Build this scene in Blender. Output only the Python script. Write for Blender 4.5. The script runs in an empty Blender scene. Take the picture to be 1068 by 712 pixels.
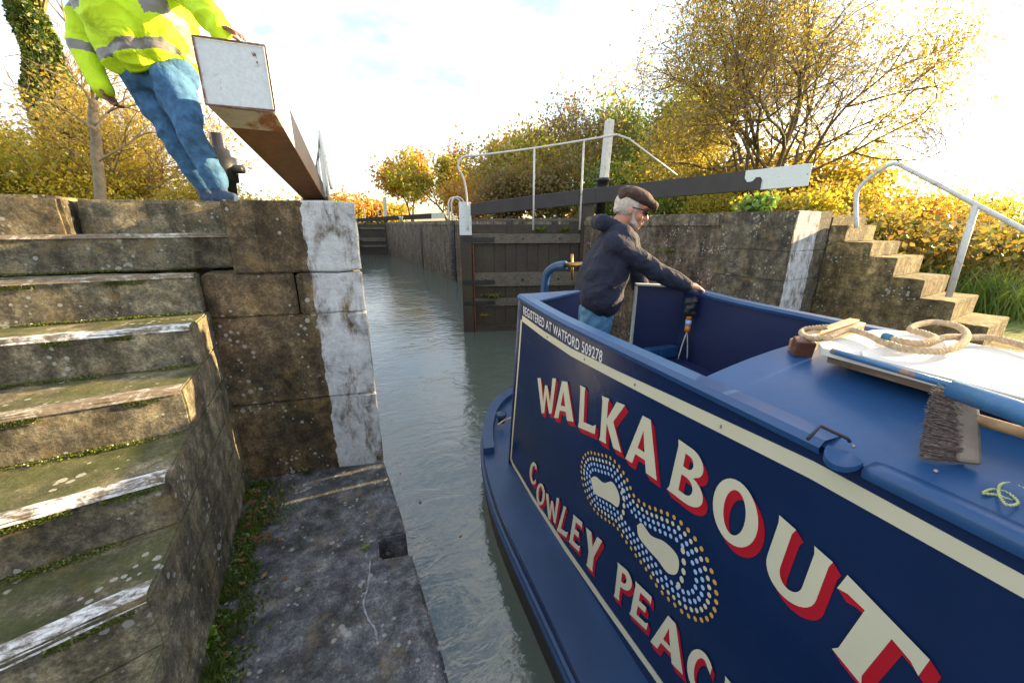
import bpy, bmesh, math, random
import numpy as np
from mathutils import Vector, Matrix, noise
R_ = math.radians
random.seed(7); rng = np.random.default_rng(7)
S = bpy.context.scene; C = S.collection

# ------------------------------------------------------------------ camera
F = 400.0; HOR = 234.0; VPX = 325.0
PITCH = math.atan((356-HOR)/F); YAW = math.atan((534-VPX)/(F/math.cos(PITCH)))
EYE = Vector((0, 0, 1.6))
cam = bpy.data.cameras.new('camera'); co = bpy.data.objects.new('camera', cam); C.objects.link(co)
cam.sensor_width = 36; cam.lens = F/1068*36; cam.clip_start = .02; cam.clip_end = 3000
co.location = EYE; co.rotation_euler = (math.pi/2-PITCH, 0, -YAW); S.camera = co
FW = Vector((math.sin(YAW), math.cos(YAW), 0)); RT = Vector((math.cos(YAW), -math.sin(YAW), 0))
FC = Vector((math.sin(YAW)*math.cos(PITCH), math.cos(YAW)*math.cos(PITCH), -math.sin(PITCH))); UC = RT.cross(FC)
def at(px, py, D):          # survey helper: the point seen at a pixel of the photograph, D metres ahead
    d = FC + RT*((px-534)/F) + UC*((356-py)/F)
    return EYE + d*(D/d.dot(FW))
def atz(px, py, z):
    d = FC + RT*((px-534)/F) + UC*((356-py)/F)
    return EYE + d*((z-1.6)/d.z)

# ------------------------------------------------------------------ sky, sun, exposure
SUN_AZ = 95.3; SUN_EL = 14.0
W = bpy.data.worlds.new('World'); S.world = W; W.use_nodes = True
nt = W.node_tree; N = nt.nodes; L = nt.links; N.clear()
out = N.new('ShaderNodeOutputWorld'); bg = N.new('ShaderNodeBackground'); bg.inputs['Strength'].default_value = .12
sky = N.new('ShaderNodeTexSky'); sky.sky_type = 'NISHITA'; sky.sun_disc = False
sky.sun_elevation = R_(SUN_EL); sky.sun_rotation = R_(SUN_AZ); sky.air_density = 1.0; sky.dust_density = 1.5
tc = N.new('ShaderNodeTexCoord'); mp = N.new('ShaderNodeMapping'); mp.inputs['Scale'].default_value = (1, 1, 2.6)
nz = N.new('ShaderNodeTexNoise'); nz.inputs['Scale'].default_value = 1.9; nz.inputs['Detail'].default_value = 9; nz.inputs['Roughness'].default_value = .55
cr = N.new('ShaderNodeValToRGB'); cr.color_ramp.elements[0].position = .43; cr.color_ramp.elements[1].position = .56
nz2 = N.new('ShaderNodeTexNoise'); nz2.inputs['Scale'].default_value = 3.2; nz2.inputs['Detail'].default_value = 6
cc = N.new('ShaderNodeValToRGB'); cc.color_ramp.elements[0].position = .30; cc.color_ramp.elements[1].position = .50
cc.color_ramp.elements[0].color = (1.6, 1.9, 2.6, 1); cc.color_ramp.elements[1].color = (3.7, 3.6, 3.45, 1)
mx = N.new('ShaderNodeMix'); mx.data_type = 'RGBA'
L.new(tc.outputs['Generated'], mp.inputs[0]); L.new(mp.outputs[0], nz.inputs[0]); L.new(mp.outputs[0], nz2.inputs[0])
L.new(nz.outputs[0], cr.inputs[0]); L.new(nz2.outputs[0], cc.inputs[0])
L.new(cr.outputs[0], mx.inputs['Factor']); L.new(sky.outputs[0], mx.inputs['A']); L.new(cc.outputs[0], mx.inputs['B'])
L.new(mx.outputs['Result'], bg.inputs['Color']); L.new(bg.outputs[0], out.inputs[0])
sl = bpy.data.lights.new('sun', 'SUN'); sl.energy = 5.0; sl.angle = R_(.6); sl.color = (1, .72, .36)
so = bpy.data.objects.new('sun', sl); C.objects.link(so)
sd = Vector((math.sin(R_(SUN_AZ))*math.cos(R_(SUN_EL)), math.cos(R_(SUN_AZ))*math.cos(R_(SUN_EL)), math.sin(R_(SUN_EL))))
so.rotation_euler = sd.to_track_quat('Z', 'Y').to_euler(); so.location = sd*30
S.view_settings.view_transform = 'Standard'; S.view_settings.look = 'None'; S.view_settings.gamma = 1; S.view_settings.use_curve_mapping = False
S.view_settings.exposure = 2.15

# ------------------------------------------------------------------ materials
def lin(r, g, b):
    f = lambda c: (c/255/12.92) if c/255 <= .04045 else ((c/255+.055)/1.055)**2.4
    return (f(r), f(g), f(b), 1)
def nmat(name):
    m = bpy.data.materials.new(name); m.use_nodes = True
    return m, m.node_tree.nodes, m.node_tree.links, m.node_tree.nodes['Principled BSDF']
def noise_n(N, L, scale, detail=8, rough=.6, vec=None, dist=0):
    n = N.new('ShaderNodeTexNoise'); n.inputs['Scale'].default_value = scale; n.inputs['Detail'].default_value = detail
    n.inputs['Roughness'].default_value = rough; n.inputs['Distortion'].default_value = dist
    if vec is not None: L.new(vec, n.inputs[0])
    return n
def ramp(N, L, src, stops):
    r = N.new('ShaderNodeValToRGB'); e = r.color_ramp.elements
    while len(e) < len(stops): e.new(.5)
    for k, (p, c) in enumerate(stops):
        e[k].position = p; e[k].color = c if len(c) == 4 else (*c, 1)
    L.new(src, r.inputs[0]); return r
def mixc(N, L, fac, a, b):
    m = N.new('ShaderNodeMix'); m.data_type = 'RGBA'
    for s, v in (('Factor', fac), ('A', a), ('B', b)):
        if hasattr(v, 'links'): L.new(v, m.inputs[s])
        elif s == 'Factor': m.inputs[s].default_value = v
        else: m.inputs[s].default_value = v if len(v) == 4 else (*v, 1)
    return m.outputs['Result']
def math_n(N, L, op, a, b=None, clamp=False):
    m = N.new('ShaderNodeMath'); m.operation = op; m.use_clamp = clamp
    for i, v in enumerate((a, b)):
        if v is None: continue
        if hasattr(v, 'links'): L.new(v, m.inputs[i])
        else: m.inputs[i].default_value = v
    return m.outputs[0]
def bump(N, L, P, h, st, dist):
    b = N.new('ShaderNodeBump'); b.inputs['Strength'].default_value = st; b.inputs['Distance'].default_value = dist
    L.new(h, b.inputs['Height']); L.new(b.outputs[0], P.inputs['Normal']); return b
W3 = (1, 1, 1, 1); B3 = (0, 0, 0, 1)
def plain(name, col, rough=.5, metal=0, var=.25, sc=6, bst=.15, bsc=40, coat=0):
    m, N, L, P = nmat(name); g = N.new('ShaderNodeNewGeometry')
    n = noise_n(N, L, sc, 6, .6, g.outputs['Position']); c = Vector(col[:3])
    r = ramp(N, L, n.outputs[0], [(.3, tuple(c*(1-var))+(1,)), (.7, tuple(c*(1+var))+(1,))])
    L.new(r.outputs[0], P.inputs['Base Color']); P.inputs['Roughness'].default_value = rough; P.inputs['Metallic'].default_value = metal
    P.inputs['Coat Weight'].default_value = coat
    if bst: bump(N, L, P, noise_n(N, L, bsc, 5, .6, g.outputs['Position']).outputs[0], bst, .01)
    return m
def stone(name, dark, mid, warm, moss=.5, lichen=.5, white=None, brick=False, sc=1.0, wtone=(.62, .64, .66)):
    """weathered concrete and stone; white = (axis, lo, hi) paints a worn white band between two world coordinates"""
    m, N, L, P = nmat(name); g = N.new('ShaderNodeNewGeometry'); pos = g.outputs['Position']
    n1 = noise_n(N, L, 2.3*sc, 10, .65, pos, .3); n2 = noise_n(N, L, 14*sc, 10, .7, pos); n3 = noise_n(N, L, 85*sc, 7, .8, pos)
    c = ramp(N, L, n1.outputs[0], [(.3, dark), (.55, mid), (.75, warm)]).outputs[0]
    mot = ramp(N, L, n2.outputs[0], [(.30, (.36, .36, .37, 1)), (.48, (1.05, 1.05, 1.05, 1)), (.64, (2.3, 2.25, 2.1, 1))]).outputs[0]
    mm = N.new('ShaderNodeMix'); mm.data_type = 'RGBA'; mm.blend_type = 'MULTIPLY'; mm.inputs['Factor'].default_value = .85
    L.new(c, mm.inputs['A']); L.new(mot, mm.inputs['B']); c = mm.outputs['Result']
    gr = ramp(N, L, n3.outputs[0], [(.34, (.40, .40, .40, 1)), (.5, (1.15, 1.15, 1.15, 1)), (.64, (2.2, 2.15, 2.0, 1))]).outputs[0]
    mm = N.new('ShaderNodeMix'); mm.data_type = 'RGBA'; mm.blend_type = 'MULTIPLY'; mm.inputs['Factor'].default_value = .8
    L.new(c, mm.inputs['A']); L.new(gr, mm.inputs['B']); c = mm.outputs['Result']
    # dark run-off stains down the vertical faces
    ms_ = N.new('ShaderNodeMapping'); ms_.inputs['Scale'].default_value = (5, 5, .8); L.new(pos, ms_.inputs[0])
    stn = ramp(N, L, noise_n(N, L, 1.1*sc, 8, .65, ms_.outputs[0], .4).outputs[0], [(.40, (.36, .35, .34, 1)), (.56, (1, 1, 1, 1))]).outputs[0]
    mm = N.new('ShaderNodeMix'); mm.data_type = 'RGBA'; mm.blend_type = 'MULTIPLY'; mm.inputs['Factor'].default_value = .8
    L.new(c, mm.inputs['A']); L.new(stn, mm.inputs['B']); c = mm.outputs['Result']
    # orange and yellow lichen film
    lo = ramp(N, L, noise_n(N, L, 7*sc, 9, .7, pos, .6).outputs[0], [(.54, B3), (.66, W3)]).outputs[0]
    c = mixc(N, L, math_n(N, L, 'MULTIPLY', lo, .5*lichen), c, (.26, .17, .055))
    # moss, mostly on upward faces and in damp patches
    sx = N.new('ShaderNodeSeparateXYZ'); L.new(g.outputs['Normal'], sx.inputs[0])
    up = math_n(N, L, 'MULTIPLY_ADD', sx.outputs['Z'], .22); up.node.inputs[2].default_value = .0
    ms = math_n(N, L, 'ADD', noise_n(N, L, 3.4*sc, 10, .72, pos, .4).outputs[0], up)
    msr = ramp(N, L, ms, [(.60, B3), (.74, W3)]).outputs[0]
    c = mixc(N, L, math_n(N, L, 'MULTIPLY', msr, .75*moss), c, (.055, .075, .012))
    if brick:
        bt = N.new('ShaderNodeTexBrick'); mpn = N.new('ShaderNodeMapping'); mpn.inputs['Rotation'].default_value = (R_(90), 0, R_(90)) if brick == 'x' else (R_(90), 0, 0)
        cx = N.new('ShaderNodeCombineXYZ'); sp = N.new('ShaderNodeSeparateXYZ'); L.new(pos, sp.inputs[0])
        L.new(sp.outputs['Y' if brick == 'x' else 'X'], cx.inputs[0]); L.new(sp.outputs['Z'], cx.inputs[1])
        L.new(cx.outputs[0], bt.inputs['Vector'])
        bt.inputs['Scale'].default_value = 1; bt.inputs['Brick Width'].default_value = .23; bt.inputs['Row Height'].default_value = .078
        bt.inputs['Mortar Size'].default_value = .006; bt.inputs['Mortar Smooth'].default_value = .3
        c = mixc(N, L, math_n(N, L, 'MULTIPLY', bt.outputs['Fac'], .35), c, (.16, .14, .12))
    # pale crustose lichen spots
    vo = N.new('ShaderNodeTexVoronoi'); vo.inputs['Scale'].default_value = 26*sc; L.new(pos, vo.inputs[0])
    vn = noise_n(N, L, 5*sc, 4, .6, pos)
    sz = ramp(N, L, vn.outputs[0], [(.46, B3), (.68, (.42, .42, .42, 1))]).outputs[0]
    dw = math_n(N, L, 'ADD', vo.outputs['Distance'], math_n(N, L, 'MULTIPLY', math_n(N, L, 'SUBTRACT', n3.outputs[0], .5), .35))
    sp_ = math_n(N, L, 'LESS_THAN', dw, sz)
    c = mixc(N, L, math_n(N, L, 'MULTIPLY', sp_, .8*lichen), c, (.42, .42, .38))
    h = math_n(N, L, 'ADD', math_n(N, L, 'MULTIPLY', n2.outputs[0], .7), math_n(N, L, 'MULTIPLY', n3.outputs[0], .4))
    if white:
        axis, lo_, hi_ = white; sp = N.new('ShaderNodeSeparateXYZ'); L.new(pos, sp.inputs[0])
        w = math_n(N, L, 'ADD', sp.outputs[axis], math_n(N, L, 'MULTIPLY', math_n(N, L, 'SUBTRACT', noise_n(N, L, 9, 6, .6, pos).outputs[0], .5), .07))
        a = math_n(N, L, 'MULTIPLY', math_n(N, L, 'GREATER_THAN', w, lo_), math_n(N, L, 'LESS_THAN', w, hi_))
        mv = N.new('ShaderNodeMapping'); mv.inputs['Scale'].default_value = (1, 1, .45); L.new(pos, mv.inputs[0])
        wear = ramp(N, L, noise_n(N, L, 9, 11, .75, mv.outputs[0], .5).outputs[0], [(.36, B3), (.52, W3)]).outputs[0]
        wc = ramp(N, L, n2.outputs[0], [(.3, tuple(Vector(wtone)*.62)+(1,)), (.6, tuple(wtone)+(1,))]).outputs[0]
        c = mixc(N, L, math_n(N, L, 'MULTIPLY', a, wear), c, wc)
    L.new(c, P.inputs['Base Color']); P.inputs['Roughness'].default_value = .88
    P.inputs['Specular IOR Level'].default_value = .3
    bump(N, L, P, h, .9, .022); return m
M = {}
M['steps'] = stone('step_concrete', (.070, .062, .045), (.175, .155, .11), (.31, .255, .15), .85, 1.0)
M['pillar'] = stone('pillar_stone', (.05, .04, .028), (.125, .092, .055), (.24, .165, .075), .3, 1.0, ('X', -.045, .6))
M['rpillar'] = stone('right_pillar_stone', (.05, .045, .038), (.10, .09, .07), (.17, .14, .09), .25, .9, ('X', 4.575, 5.04))
M['stone'] = stone('coping_stone', (.06, .055, .045), (.15, .13, .10), (.24, .2, .14), .4, .7)
M['slab'] = stone('landing_concrete', (.056, .060, .072), (.098, .103, .118), (.15, .15, .165), .12, .75)
M['brickwall'] = stone('chamber_brick', (.045, .038, .032), (.10, .08, .062), (.17, .14, .11), .25, .95, None, 'x')
M['brickwall_white'] = stone('chamber_brick_banded', (.045, .038, .032), (.10, .08, .062), (.15, .12, .09), .2, .7, None, 'x')
M['rsteps'] = stone('right_step_concrete', (.06, .048, .028), (.15, .12, .06), (.32, .25, .11), .35, .9)
def paint_worn(name, col, under, lo=.40, hi=.52, sc=14, rough=.6, metal=0, stretch=(1, 1, 1)):
    m, N, L, P = nmat(name); g = N.new('ShaderNodeNewGeometry'); mp = N.new('ShaderNodeMapping'); mp.inputs['Scale'].default_value = stretch
    L.new(g.outputs['Position'], mp.inputs[0]); n = noise_n(N, L, sc, 12, .75, mp.outputs[0], .4)
    f = ramp(N, L, n.outputs[0], [(lo, B3), (hi, W3)]).outputs[0]
    n2 = noise_n(N, L, sc*4, 8, .7, g.outputs['Position'])
    cu = ramp(N, L, n2.outputs[0], [(.3, tuple(Vector(under)*.5)+(1,)), (.7, tuple(Vector(under)*1.5)+(1,))]).outputs[0]
    cp = ramp(N, L, n2.outputs[0], [(.25, tuple(Vector(col)*.8)+(1,)), (.6, tuple(col)+(1,))]).outputs[0]
    L.new(mixc(N, L, f, cu, cp), P.inputs['Base Color']); P.inputs['Roughness'].default_value = rough; P.inputs['Metallic'].default_value = metal
    bump(N, L, P, n.outputs[0], .5, .006); return m
M['nosing'] = paint_worn('worn_white_nosing_paint', (.66, .67, .68), (.12, .10, .07), .43, .56, 13, .7, 0, (1, 2, 1))
M['nosing_thin'] = paint_worn('scuffed_nosing_paint', (.5, .48, .42), (.16, .12, .08), .50, .62, 12, .8, 0, (1, 2, 1))
M['beam_white'] = paint_worn('chipped_white_beam_paint', (.66, .72, .76), (.16, .06, .025), .36, .385, 13, .45)
M['beam_under'] = paint_worn('rusting_white_underside', (.48, .46, .40), (.25, .085, .02), .42, .52, 5, .7, 0, (1, .35, 1))
M['beam_rust'] = paint_worn('rusty_brown_steel', (.075, .022, .010), (.16, .045, .012), .40, .62, 3, .55, 0, (2, .3, 1))
M['beam_black'] = plain('faded_black_beam_paint', (.022, .018, .022, 1), .45, 0, .35, 4, .2, 30)
M['galv'] = paint_worn('white_handrail_paint', (.62, .62, .58), (.20, .18, .12), .33, .45, 10, .45)
M['galv_dark'] = plain('dark_gear_iron', (.018, .019, .022, 1), .5, .2, .3, 9, .3, 40)
def wood(name, dark, light, sc=3, rough=.75, axis=0, moss=0):
    m, N, L, P = nmat(name); g = N.new('ShaderNodeNewGeometry'); mp = N.new('ShaderNodeMapping')
    s = [14, 14, 14]; s[axis] = 1.2; mp.inputs['Scale'].default_value = s; L.new(g.outputs['Position'], mp.inputs[0])
    n = noise_n(N, L, sc, 10, .65, mp.outputs[0], .6); n2 = noise_n(N, L, 3, 8, .6, g.outputs['Position'])
    c = ramp(N, L, n.outputs[0], [(.3, dark), (.68, light)]).outputs[0]
    if moss: c = mixc(N, L, math_n(N, L, 'MULTIPLY', ramp(N, L, n2.outputs[0], [(.45, B3), (.62, W3)]).outputs[0], moss), c, (.05, .06, .025))
    L.new(c, P.inputs['Base Color']); P.inputs['Roughness'].default_value = rough
    bump(N, L, P, n.outputs[0], .6, .008); return m
M['gate_wood'] = wood('wet_gate_timber', (.012, .009, .007), (.055, .038, .028), 3, .6, 0, .35)
M['gate_grey'] = wood('weathered_grey_timber', (.05, .042, .034), (.17, .15, .125), 3, .8, 0, .45)
M['pine'] = wood('bare_pine', (.25, .13, .055), (.52, .33, .17), 2, .6)
M['oak'] = wood('dark_hardwood', (.07, .025, .012), (.16, .06, .03), 3, .5)
M['plank'] = plain('cream_plank_paint', (.62, .60, .54, 1), .5, 0, .12, 8, .15, 60)
M['plyedge'] = wood('plank_edge', (.05, .03, .018), (.24, .16, .10), 4, .7, 1)
def paint(name, col, rough=.22, var=.12, spec=.5, dust=.1):
    m, N, L, P = nmat(name); g = N.new('ShaderNodeNewGeometry'); pos = g.outputs['Position']; c = Vector(col)
    n = noise_n(N, L, 3, 8, .6, pos); n2 = noise_n(N, L, 60, 8, .8, pos)
    b = ramp(N, L, n.outputs[0], [(.3, tuple(c*(1-var))+(1,)), (.7, tuple(c*(1+var))+(1,))]).outputs[0]
    b = mixc(N, L, math_n(N, L, 'MULTIPLY', ramp(N, L, n2.outputs[0], [(.55, B3), (.8, W3)]).outputs[0], dust), b, (.25, .26, .26))
    rs = ramp(N, L, noise_n(N, L, 34, 3, .5, pos).outputs[0], [(.735, B3), (.76, W3)]).outputs[0]
    b = mixc(N, L, math_n(N, L, 'MULTIPLY', rs, min(1, dust*6)), b, (.10, .04, .02))
    L.new(b, P.inputs['Base Color'])
    rr = N.new('ShaderNodeMapRange'); rr.inputs['To Min'].default_value = rough*.7; rr.inputs['To Max'].default_value = rough*1.7
    L.new(noise_n(N, L, 9, 8, .7, pos, .5).outputs[0], rr.inputs['Value']); L.new(rr.outputs[0], P.inputs['Roughness'])
    bump(N, L, P, noise_n(N, L, 5, 3, .5, pos).outputs[0], .12, .01); return m
M['navy'] = paint('navy_boat_paint', (.005, .019, .070), .20, .12, .5, .03)
M['navy_in'] = paint('navy_interior_paint', (.006, .016, .075), .45)
M['blue'] = paint('sky_lit_blue_paint', (.014, .062, .175), .28, .18, .5, .16)  # boat blue lightened in the colour for sun and sky reflection on the roof
M['deck'] = paint('blue_deck_paint', (.012, .042, .115), .4, .2, .5, .12)
M['hull'] = plain('black_hull_coating', (.012, .009, .009, 1), .55, 0, .5, 12, .4, 30)
M['cream'] = plain('cream_signwriting', (.56, .54, .40, 1), .4, 0, .05, 5, 0)
M['red'] = plain('red_signwriting', (.42, .008, .022, 1), .4, 0, .1, 5, 0)
M['white'] = plain('white_signwriting', (.66, .68, .70, 1), .4, 0, .05, 5, 0)
M['dot_orange'] = plain('orange_dot_paint', (.58, .33, .07, 1), .4, 0, .1, 5, 0)
M['dot_blue'] = plain('pale_blue_dot_paint', (.34, .50, .78, 1), .4, 0, .1, 5, 0)
M['brass'] = plain('brass', (.34, .22, .09, 1), .4, 1, .2, 20, .1)
M['steel'] = plain('screw_steel', (.3, .3, .3, 1), .4, 1, .2, 20, .1)
M['rope'] = plain('hemp_rope', (.50, .38, .24, 1), .9, 0, .25, 60, .6, 300)
M['string'] = plain('yellow_green_cord', (.45, .50, .24, 1), .7, 0, .2, 60, .4, 300)
M['tape'] = plain('blue_whipping_tape', (.01, .14, .24, 1), .4)
M['bristle'] = plain('brush_bristles', (.16, .125, .11, 1), .6, 0, .6, 200, .2, 200)
M['brushwood'] = plain('painted_brush_block', (.17, .13, .10, 1), .4, 0, .4, 20, .3, 60)
M['pole'] = paint_worn('scraped_blue_pole_paint', (.045, .16, .33), (.30, .17, .08), .40, .46, 9, .35)
M['soil'] = plain('damp_soil', (.035, .025, .015, 1), .95, 0, .5, 20, .8, 60)
M['skin'] = plain('skin', (.50, .22, .15, 1), .5, 0, .12, 20, .15, 120)
M['skin_dark'] = plain('weathered_skin', (.20, .075, .045, 1), .55, 0, .15, 20, .15, 120)
M['hair'] = plain('white_hair', (.55, .50, .46, 1), .8, 0, .2, 90, .8, 200)
M['glass_dark'] = plain('sunglass_lens', (.008, .008, .01, 1), .12, 0, 0, 5, 0)
def cloth(name, col, sc=7, amp=.05, fine=200, var=.2, rough=.9, sheen=.0):
    m, N, L, P = nmat(name); g = N.new('ShaderNodeNewGeometry'); pos = g.outputs['Position']; c = Vector(col)
    n = noise_n(N, L, sc, 4, .5, pos, 1.2); n2 = noise_n(N, L, fine, 3, .6, pos)
    L.new(ramp(N, L, noise_n(N, L, sc*2, 5, .6, pos).outputs[0], [(.3, tuple(c*(1-var))+(1,)), (.7, tuple(c*(1+var))+(1,))]).outputs[0], P.inputs['Base Color'])
    P.inputs['Roughness'].default_value = rough; P.inputs['Sheen Weight'].default_value = sheen
    h = math_n(N, L, 'ADD', n.outputs[0], math_n(N, L, 'MULTIPLY', n2.outputs[0], .03)); bump(N, L, P, h, 1.0, amp); return m
M['jumper'] = cloth('dark_grey_blue_fleece', (.010, .014, .034), 7, .04)
M['jeans'] = cloth('mid_blue_denim', (.045, .13, .27), 9, .018, 240, .45)
M['jeans_pale'] = cloth('faded_blue_denim', (.07, .19, .34), 8, .025, 240, .3)
M['hivis'] = cloth('yellow_green_hi_vis_fabric', (.56, .80, .010), 6, .025, 150, .1, .75)
M['reflective'] = cloth('grey_reflective_tape', (.20, .19, .19), 6, .02, 150, .1, .4)
M['cap'] = cloth('brown_tweed', (.060, .034, .030), 30, .003, 160, .5)
M['dark_cloth'] = cloth('dark_trainer', (.04, .07, .14), 12, .02)
def leafmat(name, cols, trans=.6, rough=.55):
    m = bpy.data.materials.new(name); m.use_nodes = True; N = m.node_tree.nodes; L = m.node_tree.links; N.clear()
    o = N.new('ShaderNodeOutputMaterial'); g = N.new('ShaderNodeNewGeometry')
    st = [(i/max(1, len(cols)-1), c) for i, c in enumerate(cols)]
    c = ramp(N, L, g.outputs['Random Per Island'], st).outputs[0]
    d = N.new('ShaderNodeBsdfDiffuse'); t = N.new('ShaderNodeBsdfTranslucent'); a = N.new('ShaderNodeMixShader'); a.inputs[0].default_value = trans
    gl = N.new('ShaderNodeBsdfGlossy'); gl.inputs['Roughness'].default_value = .4; a2 = N.new('ShaderNodeMixShader'); a2.inputs[0].default_value = .05
    L.new(c, d.inputs[0]); L.new(c, t.inputs[0]); L.new(d.outputs[0], a.inputs[1]); L.new(t.outputs[0], a.inputs[2])
    L.new(a.outputs[0], a2.inputs[1]); L.new(gl.outputs[0], a2.inputs[2]); L.new(a2.outputs[0], o.inputs[0]); return m
M['leaf_gold'] = leafmat('golden_leaves', [(.46, .31, .03), (.60, .43, .05), (.36, .32, .035), (.64, .52, .08)])
M['leaf_yellow'] = leafmat('yellow_green_leaves', [(.48, .38, .03), (.30, .34, .03), (.58, .46, .05), (.44, .30, .03)])
M['leaf_orange'] = leafmat('orange_leaves', [(.55, .25, .03), (.60, .34, .04), (.44, .18, .03), (.60, .43, .06)])
M['leaf_brown'] = leafmat('brown_green_leaves', [(.20, .15, .06), (.30, .18, .06), (.14, .17, .04), (.38, .26, .06)])
M['leaf_green'] = leafmat('green_leaves', [(.08, .17, .02), (.15, .25, .03), (.26, .32, .04), (.07, .13, .02)])
M['moss_green'] = leafmat('moss_green', [(.05, .10, .015), (.09, .14, .02), (.12, .14, .03)], .3)
M['leaf_hedge'] = leafmat('bramble_leaves', [(.42, .28, .03), (.20, .20, .03), (.30, .15, .03), (.10, .13, .02), (.46, .36, .06)], .5)
M['leaf_ivy'] = leafmat('ivy_leaves', [(.03, .08, .015), (.06, .13, .02), (.16, .20, .03), (.30, .26, .06)], .35)
M['leaf_fresh'] = leafmat('bright_weed_leaves', [(.12, .26, .02), (.20, .34, .03), (.08, .18, .02)], .45)
M['leaf_dead'] = leafmat('dead_leaves', [(.16, .06, .03), (.26, .11, .05), (.10, .05, .03), (.3, .2, .1)], .1)
M['grass'] = leafmat('grass_blades', [(.10, .20, .02), (.16, .26, .03), (.22, .26, .05)], .45)
M['bark'] = plain('brown_bark', (.085, .062, .042, 1), .9, 0, .4, 12, .6, 40)
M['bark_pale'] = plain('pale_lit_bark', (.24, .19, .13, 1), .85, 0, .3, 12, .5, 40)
M['bark_olive'] = plain('olive_bark', (.13, .10, .05, 1), .9, 0, .4, 12, .6, 40)
M['twig'] = plain('golden_brown_twigs', (.24, .17, .085, 1), .85, 0, .3, 8, 0)
def groundmat(name, a, b, c):
    m, N, L, P = nmat(name); g = N.new('ShaderNodeNewGeometry')
    n = noise_n(N, L, 1.2, 12, .7, g.outputs['Position'])
    L.new(ramp(N, L, n.outputs[0], [(.3, a), (.5, b), (.7, c)]).outputs[0], P.inputs['Base Color']); P.inputs['Roughness'].default_value = .95
    bump(N, L, P, noise_n(N, L, 20, 8, .7, g.outputs['Position']).outputs[0], .8, .04); return m
M['turf'] = groundmat('rough_turf', (.05, .075, .015), (.09, .14, .02), (.15, .18, .035))
M['earth'] = groundmat('leafy_earth', (.03, .028, .014), (.06, .06, .02), (.11, .08, .03))
def watermat():
    m, N, L, P = nmat('canal_water'); g = N.new('ShaderNodeNewGeometry'); pos = g.outputs['Position']
    P.inputs['Base Color'].default_value = (.080, .104, .088, 1); P.inputs['Roughness'].default_value = .06; P.inputs['IOR'].default_value = 1.9
    mp = N.new('ShaderNodeMapping'); mp.inputs['Scale'].default_value = (1.0, 1.7, 1); L.new(pos, mp.inputs[0])
    n1 = noise_n(N, L, 3.0, 3, .5, mp.outputs[0], 1.2); n2 = noise_n(N, L, 14, 4, .55, mp.outputs[0], .8); n3 = noise_n(N, L, .7, 2, .5, pos)
    amp = ramp(N, L, n3.outputs[0], [(.35, (.35, .35, .35, 1)), (.65, W3)]).outputs[0]
    h = math_n(N, L, 'ADD', math_n(N, L, 'MULTIPLY', n1.outputs[0], 1.0), math_n(N, L, 'MULTIPLY', n2.outputs[0], .22))
    bump(N, L, P, math_n(N, L, 'MULTIPLY', h, amp), .26, .06); return m
M['water'] = watermat()

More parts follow.
